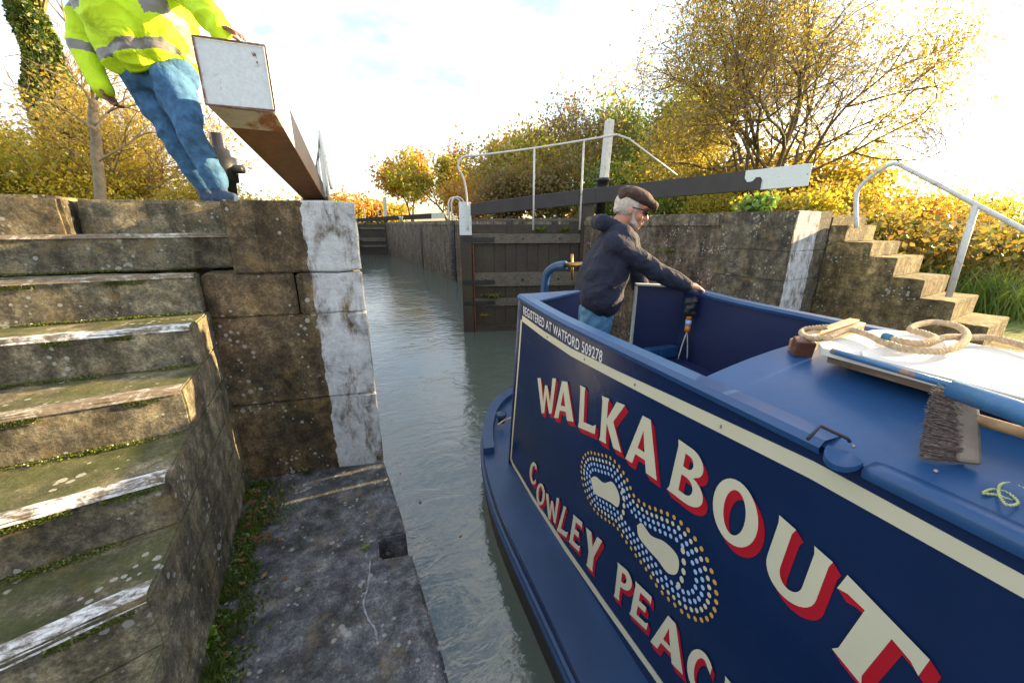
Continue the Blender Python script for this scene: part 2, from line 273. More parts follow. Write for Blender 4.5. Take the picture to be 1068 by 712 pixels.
# ------------------------------------------------------------------ object helpers
MAT = {}
def tag(o, label=None, cat=None, group=None, kind=None):
    if label: o['label'] = label
    if cat: o['category'] = cat
    if group: o['group'] = group
    if kind: o['kind'] = kind
    return o
def thing(name, label, cat, loc=(0, 0, 0), group=None):
    o = bpy.data.objects.new(name, None); C.objects.link(o); o.location = loc; o.empty_display_size = .1
    MAT[o] = Matrix.Translation(Vector(loc)); return tag(o, label, cat, group)
def link(name, me, mat, parent=None, smooth=False):
    o = bpy.data.objects.new(name, me); C.objects.link(o)
    for m in (mat if isinstance(mat, (list, tuple)) else [mat]): me.materials.append(m)
    if parent is not None:
        o.parent = parent; mw = MAT.get(parent, Matrix()); MAT[o] = mw
        me.transform(mw.inverted())
    if smooth: me.polygons.foreach_set('use_smooth', [True]*len(me.polygons))
    return o
class MB:
    def __init__(s): s.v = []; s.f = []; s.mi = []
    def add(s, vs, fs, mi=0):
        k = len(s.v); s.v += [tuple(p) for p in vs]; s.f += [tuple(i+k for i in f) for f in fs]; s.mi += [mi]*len(fs); return s
    def box(s, a, b, mi=0, T=None):
        x0, y0, z0 = a; x1, y1, z1 = b
        vs = [Vector(p) for p in ((x0, y0, z0), (x1, y0, z0), (x1, y1, z0), (x0, y1, z0), (x0, y0, z1), (x1, y0, z1), (x1, y1, z1), (x0, y1, z1))]
        if T: vs = [T(*p) for p in vs]
        return s.add(vs, [(3, 2, 1, 0), (4, 5, 6, 7), (0, 1, 5, 4), (1, 2, 6, 5), (2, 3, 7, 6), (3, 0, 4, 7)], mi)
    def bar(s, p, q, w, h, up=(0, 0, 1), mi=0):
        p = Vector(p); q = Vector(q); d = (q-p).normalized(); x = d.cross(Vector(up)).normalized(); u = x.cross(d)
        vs = [c+x*(a*w/2)+u*(b*h/2) for c in (p, q) for a, b in ((-1, -1), (1, -1), (1, 1), (-1, 1))]
        return s.add(vs, [(3, 2, 1, 0), (4, 5, 6, 7), (0, 1, 5, 4), (1, 2, 6, 5), (2, 3, 7, 6), (3, 0, 4, 7)], mi)
    def prism(s, lo, hi, mi=0):
        n = len(lo); return s.add(list(lo)+list(hi), [tuple(range(n))[::-1], tuple(range(n, 2*n))]+[(i, (i+1) % n, n+(i+1) % n, n+i) for i in range(n)], mi)
    def tube(s, pts, rad, n=8, mi=0, cap=True):
        pts = [Vector(p) for p in pts]; m = len(pts); rad = rad if isinstance(rad, (list, tuple)) else [rad]*m
        u = None; vs = []; fs = []
        for i, p in enumerate(pts):
            d = (pts[min(i+1, m-1)]-pts[max(i-1, 0)])
            d = d.normalized() if d.length > 1e-9 else Vector((0, 0, 1))
            if u is None: u = d.orthogonal().normalized()
            u = (u-d*u.dot(d)); u = u.normalized() if u.length > 1e-6 else d.orthogonal().normalized(); w = d.cross(u)
            vs += [p+(u*math.cos(2*math.pi*j/n)+w*math.sin(2*math.pi*j/n))*rad[i] for j in range(n)]
        for i in range(m-1):
            fs += [(i*n+j, i*n+(j+1) % n, (i+1)*n+(j+1) % n, (i+1)*n+j) for j in range(n)]
        if cap: fs += [tuple(range(n))[::-1], tuple(range((m-1)*n, m*n))]
        return s.add(vs, fs, mi)
    def ball(s, c, r, seg=12, mi=0, sc=(1, 1, 1), rot=None):
        c = Vector(c); vs = []; fs = []; h = seg//2
        for i in range(h+1):
            t = math.pi*i/h
            for j in range(seg):
                a = 2*math.pi*j/seg; p = Vector((math.sin(t)*math.cos(a)*sc[0], math.sin(t)*math.sin(a)*sc[1], math.cos(t)*sc[2]))*r
                if rot: p = rot @ p
                vs.append(c+p)
        for i in range(h): fs += [(i*seg+j, (i+1)*seg+j, (i+1)*seg+(j+1) % seg, i*seg+(j+1) % seg) for j in range(seg)]
        return s.add(vs, fs, mi)
    def mesh(s, name='m'):
        me = bpy.data.meshes.new(name); me.from_pydata(s.v, [], s.f); me.polygons.foreach_set('material_index', s.mi); me.update(); return me
    def build(s, name, mat, parent=None, smooth=False, bevel=0):
        o = link(name, s.mesh(name), mat, parent, smooth)
        if bevel:
            b = o.modifiers.new('bevel', 'BEVEL'); b.width = bevel; b.segments = 2; b.limit_method = 'ANGLE'
        return o
def smoothpath(pts, n=6):
    pts = [Vector(p) for p in pts]; o = []; P = [pts[0]*2-pts[1]]+pts+[pts[-1]*2-pts[-2]]
    for i in range(1, len(P)-2):
        for k in range(n):
            t = k/n; a, b, c, d = P[i-1:i+3]
            o.append(.5*((2*b)+(c-a)*t+(2*a-5*b+4*c-d)*t*t+(3*b-a-3*c+d)*t**3))
    o.append(pts[-1]); return o
def rough_block(name, poly, z0, z1, mat, parent=None, bevel=.018, cut=.06, amp=.007, batter=0):
    """masonry block: a prism with worn, slightly uneven faces and edges"""
    bm = bmesh.new(); a = [bm.verts.new((x, y, z0)) for x, y in poly]; b = [bm.verts.new((x, y, z1)) for x, y in poly]
    n = len(poly); bm.faces.new(a[::-1]); bm.faces.new(b)
    for i in range(n): bm.faces.new((a[i], a[(i+1) % n], b[(i+1) % n], b[i]))
    bmesh.ops.recalc_face_normals(bm, faces=bm.faces)
    bmesh.ops.bevel(bm, geom=list(bm.edges), offset=bevel, segments=2, affect='EDGES')
    bmesh.ops.triangulate(bm, faces=[f for f in bm.faces if len(f.verts) > 4])
    for _ in range(6):
        e = [e for e in bm.edges if e.calc_length() > cut]
        if not e or len(bm.verts) > 30000: break
        bmesh.ops.subdivide_edges(bm, edges=e, cuts=1)
        bmesh.ops.triangulate(bm, faces=[f for f in bm.faces if len(f.verts) > 4])
    for v in bm.verts:
        v.co += noise.noise_vector(v.co*6)*amp + noise.noise_vector(v.co*22)*amp*.5
    me = bpy.data.meshes.new(name); bm.to_mesh(me); bm.free()
    o = link(name, me, mat, parent, True); me.set_sharp_from_angle(angle=R_(32)); return o

# leaf clouds and branches, vectorised
def leaf_mesh(pts, size, name='leaves', flat=0.0, aspect=1.6):
    n = len(pts); pts = np.asarray(pts, float); s = size*(.6+.8*rng.random(n))[:, None]
    a = rng.normal(size=(n, 3)); a[:, 2] *= (1-flat); a /= np.linalg.norm(a, axis=1)[:, None]
    b = rng.normal(size=(n, 3)); b -= (b*a).sum(1)[:, None]*a; b /= np.linalg.norm(b, axis=1)[:, None]
    c = np.cross(a, b)
    v = np.stack([pts-a*s*aspect/2, pts+b*s/2+c*s*.12, pts+a*s*aspect/2, pts-b*s/2+c*s*.12], 1).reshape(-1, 3)
    me = bpy.data.meshes.new(name); me.vertices.add(4*n); me.vertices.foreach_set('co', v.ravel())
    me.loops.add(4*n); me.loops.foreach_set('vertex_index', np.arange(4*n)); me.polygons.add(n)
    me.polygons.foreach_set('loop_start', np.arange(0, 4*n, 4)); me.polygons.foreach_set('loop_total', np.full(n, 4)); me.update(); return me
def grow(base, height, spread, stems=1, depth=5, kids=3, droop=.0, r0=.12, lean=(0, 0), seed=1, l0=.30, env=None):
    """returns (thick branches, thin twigs, twig end points)"""
    rnd = random.Random(seed); thick = []; thin = []; ends = []
    def go(p, d, ln, r, k):
        n = 3; pts = [p]; q = p.copy(); dd = d.copy()
        for i in range(n):
            jt = .2 if (k >= depth-1 and stems == 1) else 1.0; dd = (dd+Vector((rnd.gauss(0, .16)*jt, rnd.gauss(0, .16)*jt, rnd.gauss(.03, .12)*jt-droop*(depth-k)/depth*.3))).normalized()
            q = q+dd*ln/n; pts.append(q.copy())
            if env:
                e_ = q-env[0]; e_ = Vector((e_.x/env[1][0], e_.y/env[1][1], e_.z/env[1][2]))
                if e_.length > .9: dd = (dd-Vector((e_.x, e_.y, e_.z)).normalized()*.42*e_.length).normalized()
        (thick if k > 2 else thin).append((pts, r, r*.6))
        if k <= 2: ends.extend([pts[1], pts[2], pts[3]])
        if k == 0: return
        for j in range(kids+(1 if rnd.random() < .4 else 0)):
            t = pts[rnd.choice([1, 2, 3, 3])] if j else pts[3]
            ax = Vector((rnd.gauss(0, 1), rnd.gauss(0, 1), rnd.gauss(0, .6)))
            ax = (ax-dd*ax.dot(dd)).normalized(); an = rnd.uniform(.25, .75)*spread if j else rnd.uniform(.05, .3)
            go(t.copy(), (dd*math.cos(an)+ax*math.sin(an)).normalized(), ln*rnd.uniform(.62, .85), max(.0035, r*(.56 if j else .66)), k-1)
    for s_ in range(stems):
        a = 2*math.pi*s_/stems+rnd.uniform(-.4, .4); t = .0 if stems == 1 else rnd.uniform(.25, .75)*spread
        go(Vector(base), Vector((math.cos(a)*t+lean[0], math.sin(a)*t+lean[1], 1)).normalized(), height*l0, r0, depth)
    return thick, thin, ends
def tubes_mesh(lst, n, name):
    mb = MB()
    for pts, a, b in lst:
        m = len(pts); mb.tube(pts, [a+(b-a)*i/(m-1) for i in range(m)], n, 0, False)
    return mb.mesh(name)
def tree(name, label, base, height, spread=1.0, stems=1, depth=5, kids=3, r0=.12, leaf='leaf_gold', nleaf=6000, lsize=.09, jit=.25, seed=1, bark='bark', group=None, cat='tree', lean=(0, 0), droop=0, l0=.30, zmin=None, env=None):
    base = Vector(base); root = thing(name, label, cat, base, group)
    th, tn, ends = grow(base, height, spread, stems, depth, kids, droop, r0, lean, seed, l0, env)
    link('trunk', tubes_mesh(th, 6, 'trunk'), M[bark], root, True)
    cr_ = link('branches', tubes_mesh(tn, 3, 'branches'), M['twig'], root)
    if nleaf:
        E = np.array([tuple(e) for e in ends]); w = np.array([max(0, noise.noise(Vector(e)*.45+Vector((seed, 0, 0)))+.35) for e in E])+.03; w /= w.sum()
        p = E[rng.choice(len(E), nleaf, p=w)]+rng.normal(size=(nleaf, 3))*jit
        p = p[p[:, 2] > base.z+.15]
        if zmin: p = p[p[:, 2] > zmin]
        link('crown', leaf_mesh(p, lsize), M[leaf], root)
    return root
def bush(name, label, c, rad, leaf, n=5000, lsize=.06, seed=1, cat='bush', group=None, stems=14):
    c = Vector(c); root = thing(name, label, cat, c, group); rnd = random.Random(seed); nr = np.random.default_rng(seed)
    # stems fan out from the ground, leaves clump round random centres inside an uneven envelope
    mb = MB(); cl = []
    for i in range(stems):
        a = rnd.uniform(0, 6.28); t = rnd.random()**.5
        e = c+Vector((math.cos(a)*rad[0]*t, math.sin(a)*rad[1]*t, rad[2]*rnd.uniform(.6, 1.12)*(1-.35*t)))
        m1 = c*.5+e*.5+Vector((rnd.gauss(0, .1), rnd.gauss(0, .1), rad[2]*.12)); mb.tube(smoothpath([c+Vector((rnd.gauss(0, .1), rnd.gauss(0, .1), 0)), m1, e], 4), .012+.004*rad[2], 4)
        for k in range(5): q = c.lerp(e, rnd.uniform(.35, 1)); cl.append(q+Vector((rnd.gauss(0, rad[0]*.15), rnd.gauss(0, rad[1]*.15), rnd.gauss(0, rad[2]*.08))))
    link('stems', mb.mesh(), M['twig'], root)
    cl = np.array([tuple(q) for q in cl]); k = nr.choice(len(cl), n); s = (.10+.12*nr.random(len(cl)))*max(rad)
    p = cl[k]+nr.normal(size=(n, 3))*s[k][:, None]*np.array([1, 1, .75]); p[:, 2] = np.maximum(p[:, 2], c.z+.02)
    link('foliage', leaf_mesh(p, lsize), M[leaf], root); return root
def struct(name, mb, mat, kind='structure'):
    o = mb.build(name, mat); o['kind'] = kind; return o

# ------------------------------------------------------------------ setting
WZ = -.42; LXL = .24; LXR = 4.54; COP = 1.73
def sheet(x0, y0, x1, y1, z): return MB().add([(x0, y0, z), (x1, y0, z), (x1, y1, z), (x0, y1, z)], [(0, 1, 2, 3)])
w = sheet(LXL-.3, -60, LXR+.3, 30, WZ); struct('water', w, M['water'])
struct('ground', sheet(-900, -900, 900, 900, -1.6), M['earth'])
g = MB(); g.box((-400, 3.5, -1), (-.32, 28.5, COP-.05)); g.box((-400, 29.9, -1), (500, 700, COP-.05)).box((-400, 28.5, -1), (-.32, 29.9, COP-.05)).box((LXR+.6, 28.5, -1), (500, 29.9, COP-.06)); g.box((LXR+.6, 3.3, -1), (500, 28.5, COP-.07)); struct('lockside_grass', g, M['turf'])
g = MB(); g.box((-60, -60, -1), (-2.45, 2.9, .9)); g.box((-2.45, -60, -1), (-.62, .4, -.03)); struct('left_bank', g, M['earth'])
g = MB(); g.box((6.35, -60, -1), (500, 2.9, .25)); struct('right_field', g, M['turf'])
# landing slab with the mooring-ring pocket cut into its edge
px_ = [(-.615, -6), (.205, -6), (.215, .3), (.238, 1.2), (.236, 1.625), (.085, 1.66), (.10, 1.80), (.243, 1.775), (.24, 2.50), (-.1, 2.60), (-.615, 2.70)]
o = rough_block('landing_pavement', px_, -1.2, 0, M['slab'], None, .012, .12, .004); o['kind'] = 'structure'
struct('pocket_floor', MB().box((.06, 1.6, -1.1), (.232, 1.84, -.17)), M['slab'])
o = rough_block('right_landing_pavement', [(LXR, -6), (6.35, -6), (6.35, 2.4), (LXR, 2.4)], -1.2, 0, M['slab'], None, .02, .5, .004); o['kind'] = 'structure'
# pale crack and stains on the slab
mb = MB(); cp = [(386, 585), (384, 610), (379, 628), (384, 645), (391, 655), (394, 672)]
pts = [atz(x, y, .004) for x, y in cp]; pts = smoothpath(pts, 5)
vs = []; 
for i, p in enumerate(pts):
    ww = .0035*(1+.6*math.sin(i*2.1)); vs += [p+Vector((-ww, random.gauss(0, .002), .001)), p+Vector((ww, random.gauss(0, .002), .001))]
mb.add(vs, [(2*i, 2*i+1, 2*i+3, 2*i+2) for i in range(len(pts)-1)])
o = mb.build('pavement_crack', plain('lime_crack', (.22, .24, .26, 1), .9, 0, .4, 80, .2)); o['kind'] = 'structure'

# left flight of steps: a fan of worn concrete blocks
zs = [.13, .33, .53, .73, .93, 1.13, 1.345, 1.545]
ys = [.62, .95, 1.282, 1.612, 1.975, 2.298, 2.63, 2.93]
sl_ = [.36, .33, .287, .14, .05, -.06, -.02, .0]
xr = [-.585]*6+[-.597, -.46]
t_left = thing('stone_steps', 'worn mossy concrete steps with white painted edges at the left, rising from the landing', 'steps', (-1.4, 1.6, 0))
XL = -2.4
for k in range(8):
    a = (xr[k], ys[k]); b = (XL, ys[k]+sl_[k]*(XL-xr[k]))
    c = (xr[k], 2.72 if k < 7 else 3.16); d = (XL, 3.16)
    if k == 6: c = (xr[k], 2.72)
    st = rough_block('step', [a, c, d, b], -.1 if k == 0 else zs[k-1]-.0005, zs[k], M['steps'], t_left, .007, .045, .0042)
    if k in (2, 3, 4, 5, 6, 7):
        wd = {2: .055, 3: .045, 4: .045, 5: .045, 6: .035, 7: .02}[k]; n = 40; vs = []
        for i in range(n+1):
            t = i/n; x = a[0]-.008+(b[0]-a[0])*t*.8; y = a[1]+(b[1]-a[1])*t*.8
            e = wd*(1+.25*noise.noise(Vector((x*9, k, 0)))); dz = noise.noise_vector(Vector((x, y, zs[k]))*6).z*.006+.0045
            vs += [(x, y+.010, zs[k]+dz-.001), (x, y+.010+e, zs[k]+dz)]
            vs += [(x, y-.0065, zs[k]-.018)]
        fs = [(3*i, 3*i+1, 3*i+4, 3*i+3) for i in range(n)]+[(3*i+2, 3*i, 3*i+3, 3*i+5) for i in range(n)]
        MB().add(vs, fs).build('painted_edge', M['nosing'] if k in (2, 3, 5) else M['nosing_thin'], st, True)
# moss along the back of each tread
mo = []; nr = np.random.default_rng(3)
for k in range(1, 7):
    for i in range(6000):
        t = nr.random()**.8; x = xr[k]-.02-t*1.4; y = ys[k+1]-.008-abs(nr.normal())*.016+sl_[k+1]*(x-xr[k+1])
        if noise.noise(Vector((x*4, k*3, 0)))+.25 > nr.random()*.5: mo.append((x, y, zs[k]+.006+nr.random()*.008))
    for i in range(3500):
        t = nr.random(); x = xr[k]-.01-t*1.4; y = ys[k]+sl_[k]*(x-xr[k])-.006
        if noise.noise(Vector((x*5, k*3+7, 0))) > .05: mo.append((x, y, zs[k]-.02-nr.random()*.02))
o = link('moss', leaf_mesh(mo, .0055, aspect=1.2), leafmat('step_moss', [(.06, .085, .01), (.12, .14, .015), (.09, .12, .012)], .2)); tag(o, None, None, None, 'stuff')

# left tail pillar, blocks and L joint
t = thing('stone_pillar', 'tall mottled stone pillar with a white painted corner beside the water on the left', 'pillar', (-.1, 2.9, 0))
def fl(x): return 2.512+(.24-x)*.205
J = .004
def course(x0, x1, z0, z1, back=3.5):
    rough_block('stone_block', [(x0+J, fl(x0)), (x1-(J if x1 < .2 else 0), fl(x1)), (x1-(J if x1 < .2 else 0), back), (x0+J, back)], z0+J*.4, z1-J*.4, M['pillar'], t, .009, .045, .0055)
course(-.62, .24, -1.0, .525); course(-.61, .24, .525, 1.08)
course(-.60, -.13, 1.08, 1.33); course(-.13, .24, 1.08, 1.325); course(-.43, .24, 1.33, COP)
# lockside coping behind the top step
t = thing('coping_wall', 'dark mossy coping wall behind the top of the left steps', 'wall', (-1.4, 3.3, 1.5))
rough_block('stone_block', [(-1.19, 3.17), (-.442, 3.13), (-.442, 3.55), (-1.19, 3.55)], .9, COP+.01, M['steps'], t, .018, .05, .008)
rough_block('stone_block', [(-2.6, 3.10), (-1.215, 3.10), (-1.215, 3.55), (-2.6, 3.55)], .9, COP+.02, M['steps'], t, .018, .05, .008)
# right: mirrored pillar, banded brick wall and steps
t = thing('stone_pillar', 'grey pillar with a white painted stripe beside the right hand steps', 'pillar', (4.9, 2.9, 0))
for z0, z1 in ((-1, .45), (.45, 1.0), (1.0, 1.32), (1.32, 1.74)):
    rough_block('stone_block', [(LXR+.002, 2.44), (5.295, 2.47), (5.295, 3.3), (LXR+.002, 3.3)], z0+.001, z1-.001, M['rpillar'], t, .006, .09, .005)
t = thing('lock_wall', 'long dark brick wall with stone coping on the right of the lock chamber', 'wall', (4.9, 15, 0))
MB().box((LXR+.02, 3.303, -1.2), (LXR+.6, 6.2, 1.56)).box((LXR+.30, 6.2, -1.2), (LXR+.6, 8.75, 1.56)).box((LXR+.02, 8.75, -1.2), (LXR+.6, 29.5, 1.56)).build('brickwork', M['brickwall'], t)
y = 3.303
while y < 29:
    y2 = min(y+1.15, 29.5); x0 = LXR+.28 if 6.0 < y < 8.5 else LXR
    rough_block('coping_stone', [(x0, y+.004), (LXR+.62, y+.004), (LXR+.62, y2-.004), (x0, y2-.004)], 1.565, COP+.005, M['stone'], t, .02, .16, .006); y = y2
t = thing('lock_wall', 'brick wall on the left of the lock chamber behind the open gate', 'wall', (0, 15, 0))
MB().box((-.3, 3.503, -1.2), (.22, 6.4, 1.56)).box((-.3, 6.4, -1.2), (-.1, 9.1, 1.56)).box((-.3, 9.1, -1.2), (.22, 29.5, 1.56)).build('brickwork', M['brickwall'], t)
y = 3.503
while y < 29:
    y2 = min(y+1.15, 29.5); x1 = -.08 if 6.2 < y < 8.9 else .24
    rough_block('coping_stone', [(-.34, y+.004), (x1, y+.004), (x1, y2-.004), (-.34, y2-.004)], 1.565, COP-.005, M['stone'], t, .02, .16, .006); y = y2
t = thing('head_wall', 'dark wall across the far head of the lock chamber under the far gates', 'wall', (2.4, 29.6, 0)); MB().box((.2, 29.3, -1.2), (4.6, 29.8, 1.55)).build('brickwork', M['gate_wood'], t)
mb = MB(); rn_ = random.Random(4)
for i in range(60): mb.ball((1.1+rn_.gauss(0, .25), 29.1+rn_.gauss(0, .08), -.4+abs(rn_.gauss(0, .45))), rn_.uniform(.03, .09), 6)
mb.build('leak_spray', M['cream']); C.objects['leak_spray']['kind'] = 'stuff'
# dark sheet over the right wall's brick, coloured as the shade of a slot
o = MB().box((LXR+.005, 18.6, -.5), (LXR+.018, 18.78, 1.56)).build('slot_shade', M['galv_dark']); tag(o, 'dark painted shade of a vertical slot down the right chamber wall, beyond the ladder', 'slot')
# right flight of steps
t = thing('stone_steps', 'sunlit stone steps on the right descending past the white handrail', 'steps', (5.8, 1.6, 0))
rz = [1.59, 1.415, 1.27, 1.08, .90, .72, .53, .34, .17]; ry = [2.30, 2.04, 1.81, 1.56, 1.31, 1.06, .80, .52, .24]
yb = 2.465
for k in range(9):
    rough_block('step', [(5.30, ry[k]), (6.08, ry[k]+.05), (6.08, 2.46), (5.30, 2.46)], rz[k+1]-.0005 if k < 8 else -.1, rz[k], M['rsteps'], t, .006, .06, .0045)
rough_block('back_fill', [(5.31, 2.468), (6.1, 2.468), (6.1, 3.2), (5.31, 3.2)], -.1, 1.70, M['rsteps'], t, .02, .15, .006)

# ------------------------------------------------------------------ lock gates
def gate(label, mitre, quoin, tail, zscale=None, closed=True, tailz=(2.30, 2.71), tw=.34, sgn=1):
    m_ = Vector((*mitre, 0)); q_ = Vector((*quoin, 0)); t_ = Vector((*tail, 0)); d = (q_-m_).normalized(); nn = Vector((-d.y, d.x, 0))*sgn; Lg = (q_-m_).length
    root = thing('lock_gate', label, 'lock gate', (q_.x, q_.y, WZ))
    P = lambda s, n_, z: m_+d*s+nn*n_+Vector((0, 0, z))           # n_ > 0 is the face away from the camera
    def gb(a, b, mats, name, bev=.008, par=root): return MB().box(a, b, 0, lambda x, y, z: P(x, y, z)).build(name, M[mats], par, False, bev)
    gb((0, -.10, -1.2), (.20, .18, 1.41), 'gate_wood', 'mitre_post'); gb((-.01, -.11, 1.41), (.21, .19, 1.98), 'beam_white', 'white_post_top')
    gb((Lg-.22, -.10, -1.2), (Lg, .18, 1.98), 'gate_wood', 'heel_post')
    gb((.2, -.075, 1.26), (Lg-.22, .12, 1.43), 'gate_grey', 'top_rail')
    for z, h, mt in ((.46, .26, 'gate_grey'), (.08, .15, 'gate_grey'), (-.5, .2, 'gate_wood')): gb((.2, -.06, z), (Lg-.22, .10, z+h), mt, 'cross_rail')
    x = .202; 
    while x < Lg-.3:
        gb((x, .0, -1.1), (x+.205, .075, 1.265), 'gate_wood', 'planking', .004); x += .209
    gb((.21, -.03, 1.435), (Lg-.23, .02, 1.60), 'gate_wood', 'upper_board'); gb((.2, -.05, 1.655), (Lg-.22, .03, 1.70), 'gate_grey', 'kick_rail')
    for s in (.85, 1.7): gb((s, -.04, 1.43), (s+.12, .05, 1.74), 'gate_wood', 'bracket')
    gb((.0, -.42, 1.43), (Lg+.1, -.08, 1.475), 'gate_grey', 'walkway') if False else None
    MB().bar(P(.22, -.085, -.4), P(.22, -.085, 1.25), .05, .02, (1, 0, 0)).build('rusty_strap', M['beam_rust'], root)
    for s_ in (.45, 1.15, 1.85):
        for z_ in (1.345, .59):
            MB().tube([P(s_, -.085, z_), P(s_, -.07, z_)], .022, 8).build('bolt', M['galv_dark'], root)
    for z_ in (1.30, .52, .12): MB().box((.02, -.112, z_), (.62, -.100, z_+.07), 0, lambda x, y, z: P(x, y, z)).build('iron_strap', M['galv_dark'], root)
    # balance beam, tapering up towards its tail
    dt = (t_-q_).normalized(); Lt = (t_-q_).length; S0 = q_-dt*Lg*0
    nn2 = Vector((-dt.y, dt.x, 0))
    pts = [(m_+d*.20, 1.745, 1.955, .24), (q_, 1.745+(tailz[0]-1.745)*Lg/(Lg+Lt)+.02, 1.955+(tailz[1]-1.955)*Lg/(Lg+Lt), .28)]
    wq = Lt*.77; a, b = pts[1][1], pts[1][2]
    pts.append((q_+dt*wq, a+(tailz[0]-a)*.77, b+(tailz[1]-b)*.77, tw-.03)); pts.append((t_, tailz[0], tailz[1], tw))
    def seg(i, j, mats, name, inset=0.0):
        vs = []
        for (c, z0, z1, w_) in (pts[i], pts[j]):
            for sx, z in ((-1, z0), (1, z0), (1, z1), (-1, z1)): vs.append(c+nn2*sx*w_/2+Vector((0, 0, z)))
        return MB().add(vs, [(3, 2, 1, 0), (4, 5, 6, 7), (0, 1, 5, 4), (1, 2, 6, 5), (2, 3, 7, 6), (3, 0, 4, 7)]).build(name, mats, root, False, .008)
    seg(0, 1, M['beam_black'], 'balance_beam'); seg(1, 2, M['beam_black'], 'balance_beam')
    e = seg(2, 3, M['beam_white'], 'white_beam_end')
    return root, P, d, nn, dt, nn2, pts, Lg
# right gate: closed, mitre post out in the channel
MI = (2.43, 6.99); QR = (4.74, 6.12); TR = (8.62, 4.66)
g1, P1, d1, n1, dt1, nn1, pt1, Lg1 = gate('closed timber lock gate on the right, its dark beam ending in white paint', MI, QR, TR, tailz=(2.30, 2.70), sgn=1)
# the scalloped edge of the white paint on the beam
c2, z0, z1, w2 = pt1[2]; prof = [(0, 1), (.0, .62), (.10, .42), (.26, .44), (.36, .62), (.50, .62), (.60, .42), (.62, 0), (.7, 0), (.7, 1)]
for sx in (-1,):
    vs = []
    lo = [c2+dt1*(a*.62-.36)+nn1*sx*(w2/2+.003-(.013 if False else 0))+Vector((0, 0, z0+.006+(z1-z0-.012)*b+(a*.62-.36)*.088)) for a, b in prof]
    hi = [p+nn1*sx*.006 for p in lo]
    MB().prism(lo, hi).build('painted_scallop', M['beam_white'], g1)
def rail(root, P, pts, r, nm='handrail'): return MB().tube(smoothpath([P(*p) for p in pts], 6), r, 8).build(nm, M['galv'], root, True)
rail(g1, P1, [(.14, -.16, 1.5), (.14, -.16, 2.05), (.10, -.16, 2.35), (.01, -.16, 2.55), (.10, -.16, 2.70), (.4, -.16, 2.735), (1.33, -.16, 2.86), (2.2, -.16, 3.00), (2.78, -.16, 3.10)], .018)
MB().tube([P1(2.78, -.16, 3.10), P1(3.0, -.16, 3.04), P1(3.95, -.20, 2.45)], .018, 8).build('handrail', M['galv'], g1, True)
for s, z in ((1.33, 2.86), (2.2, 3.0)): MB().tube([P1(s, -.16, z), P1(s, -.16, 1.5)], .018, 8).build('rail_post', M['galv'], g1, True)
def paddle(root, P, s, n, sc=1.0):
    c = lambda a, z: P(s+a, n, z)
    MB().bar(c(.02, 2.40), c(.06, 3.42), .15, .11, (1, 0, 0)).build('rack_cover', M['galv'], root, False, .01)
    mb = MB(); mb.tube([c(0, 1.5), c(0, 2.05), c(0, 2.07), c(0, 2.12), c(0, 2.13), c(.01, 2.38), c(.01, 2.39), c(.01, 2.44)], [.10, .10, .16, .16, .11, .11, .14, .12], 14)
    mb.tube([c(-.14, 2.24), c(.16, 2.24)], .06, 12); mb.tube([c(.16, 2.24), c(.22, 2.24)], .02, 6); mb.build('gear_housing', M['galv_dark'], root, True)
paddle(g1, P1, 2.72, .26)
# left gate: open, swung back along the wall
g2, P2, d2, n2_, dt2, nn2_, pt2, Lg2 = gate('open lock gate at the left whose chipped white beam end is being pushed', (.02, 8.85), (.08, 6.45), (-.255, 2.75), tailz=(2.20, 2.505), tw=.315, sgn=1)
rail(g2, P2, [(.14, .2, 1.9), (.10, .2, 2.35), (.01, .2, 2.5), (.10, .2, 2.62), (.4, .2, 2.66), (1.5, .2, 2.72), (2.2, .2, 2.82)], .022)
rail(g2, P2, [(2.2, .2, 2.82), (2.25, .2, 2.80), (3.0, .2, 2.05)], .022)
for s, z in ((.8, 2.68), (1.7, 2.74), (2.2, 2.8)): MB().tube([P2(s, .2, z), P2(s, .2, 1.6)], .02, 8).build('rail_post', M['galv'], g2, True)
# the beam's steel underside: white and rusty near the tail, brown beyond
def under(y0, y1, mat, name):
    (cq, a0, a1, wq), (ct, b0, b1, wt) = pt2[1], pt2[3]
    def e(y):
        t = (y-cq.y)/(ct.y-cq.y); c = cq.lerp(ct, t); z = a0+(b0-a0)*t-.003; w_ = (wq+(wt-wq)*t)-.012; return c, z, w_
    vs = []
    for y in (y0, y1):
        c, z, w_ = e(y); vs += [c+Vector((-w_/2, 0, z)), c+Vector((w_/2, 0, z))]
    top = [Vector(v)+Vector((0, 0, -.004)) for v in vs]
    MB().add(vs+top, [(4, 5, 7, 6), (0, 2, 3, 1), (0, 1, 5, 4), (1, 3, 7, 5), (3, 2, 6, 7), (2, 0, 4, 6)]).build(name, mat, g2)
under(2.765, 3.12, M['beam_under'], 'underside_plate'); under(3.12, 6.3, M['beam_rust'], 'underside_plate')
# rusty rim round the beam end, and bolts
c, z0, z1, w_ = pt2[3]; mb = MB()
fr = lambda x, z: c+nn2_*x+Vector((0, 0, z))+dt2*.004
for a, b in (((-w_/2, z0), (w_/2, z0)), ((w_/2, z0), (w_/2, z1)), ((w_/2, z1), (-w_/2, z1)), ((-w_/2, z1), (-w_/2, z0))): mb.bar(fr(*a), fr(*b), .008, .007, dt2)
mb.build('rusty_rim', paint_worn('rim_rust', (.5, .5, .5), (.14, .05, .03), .5, .7, 14), g2)
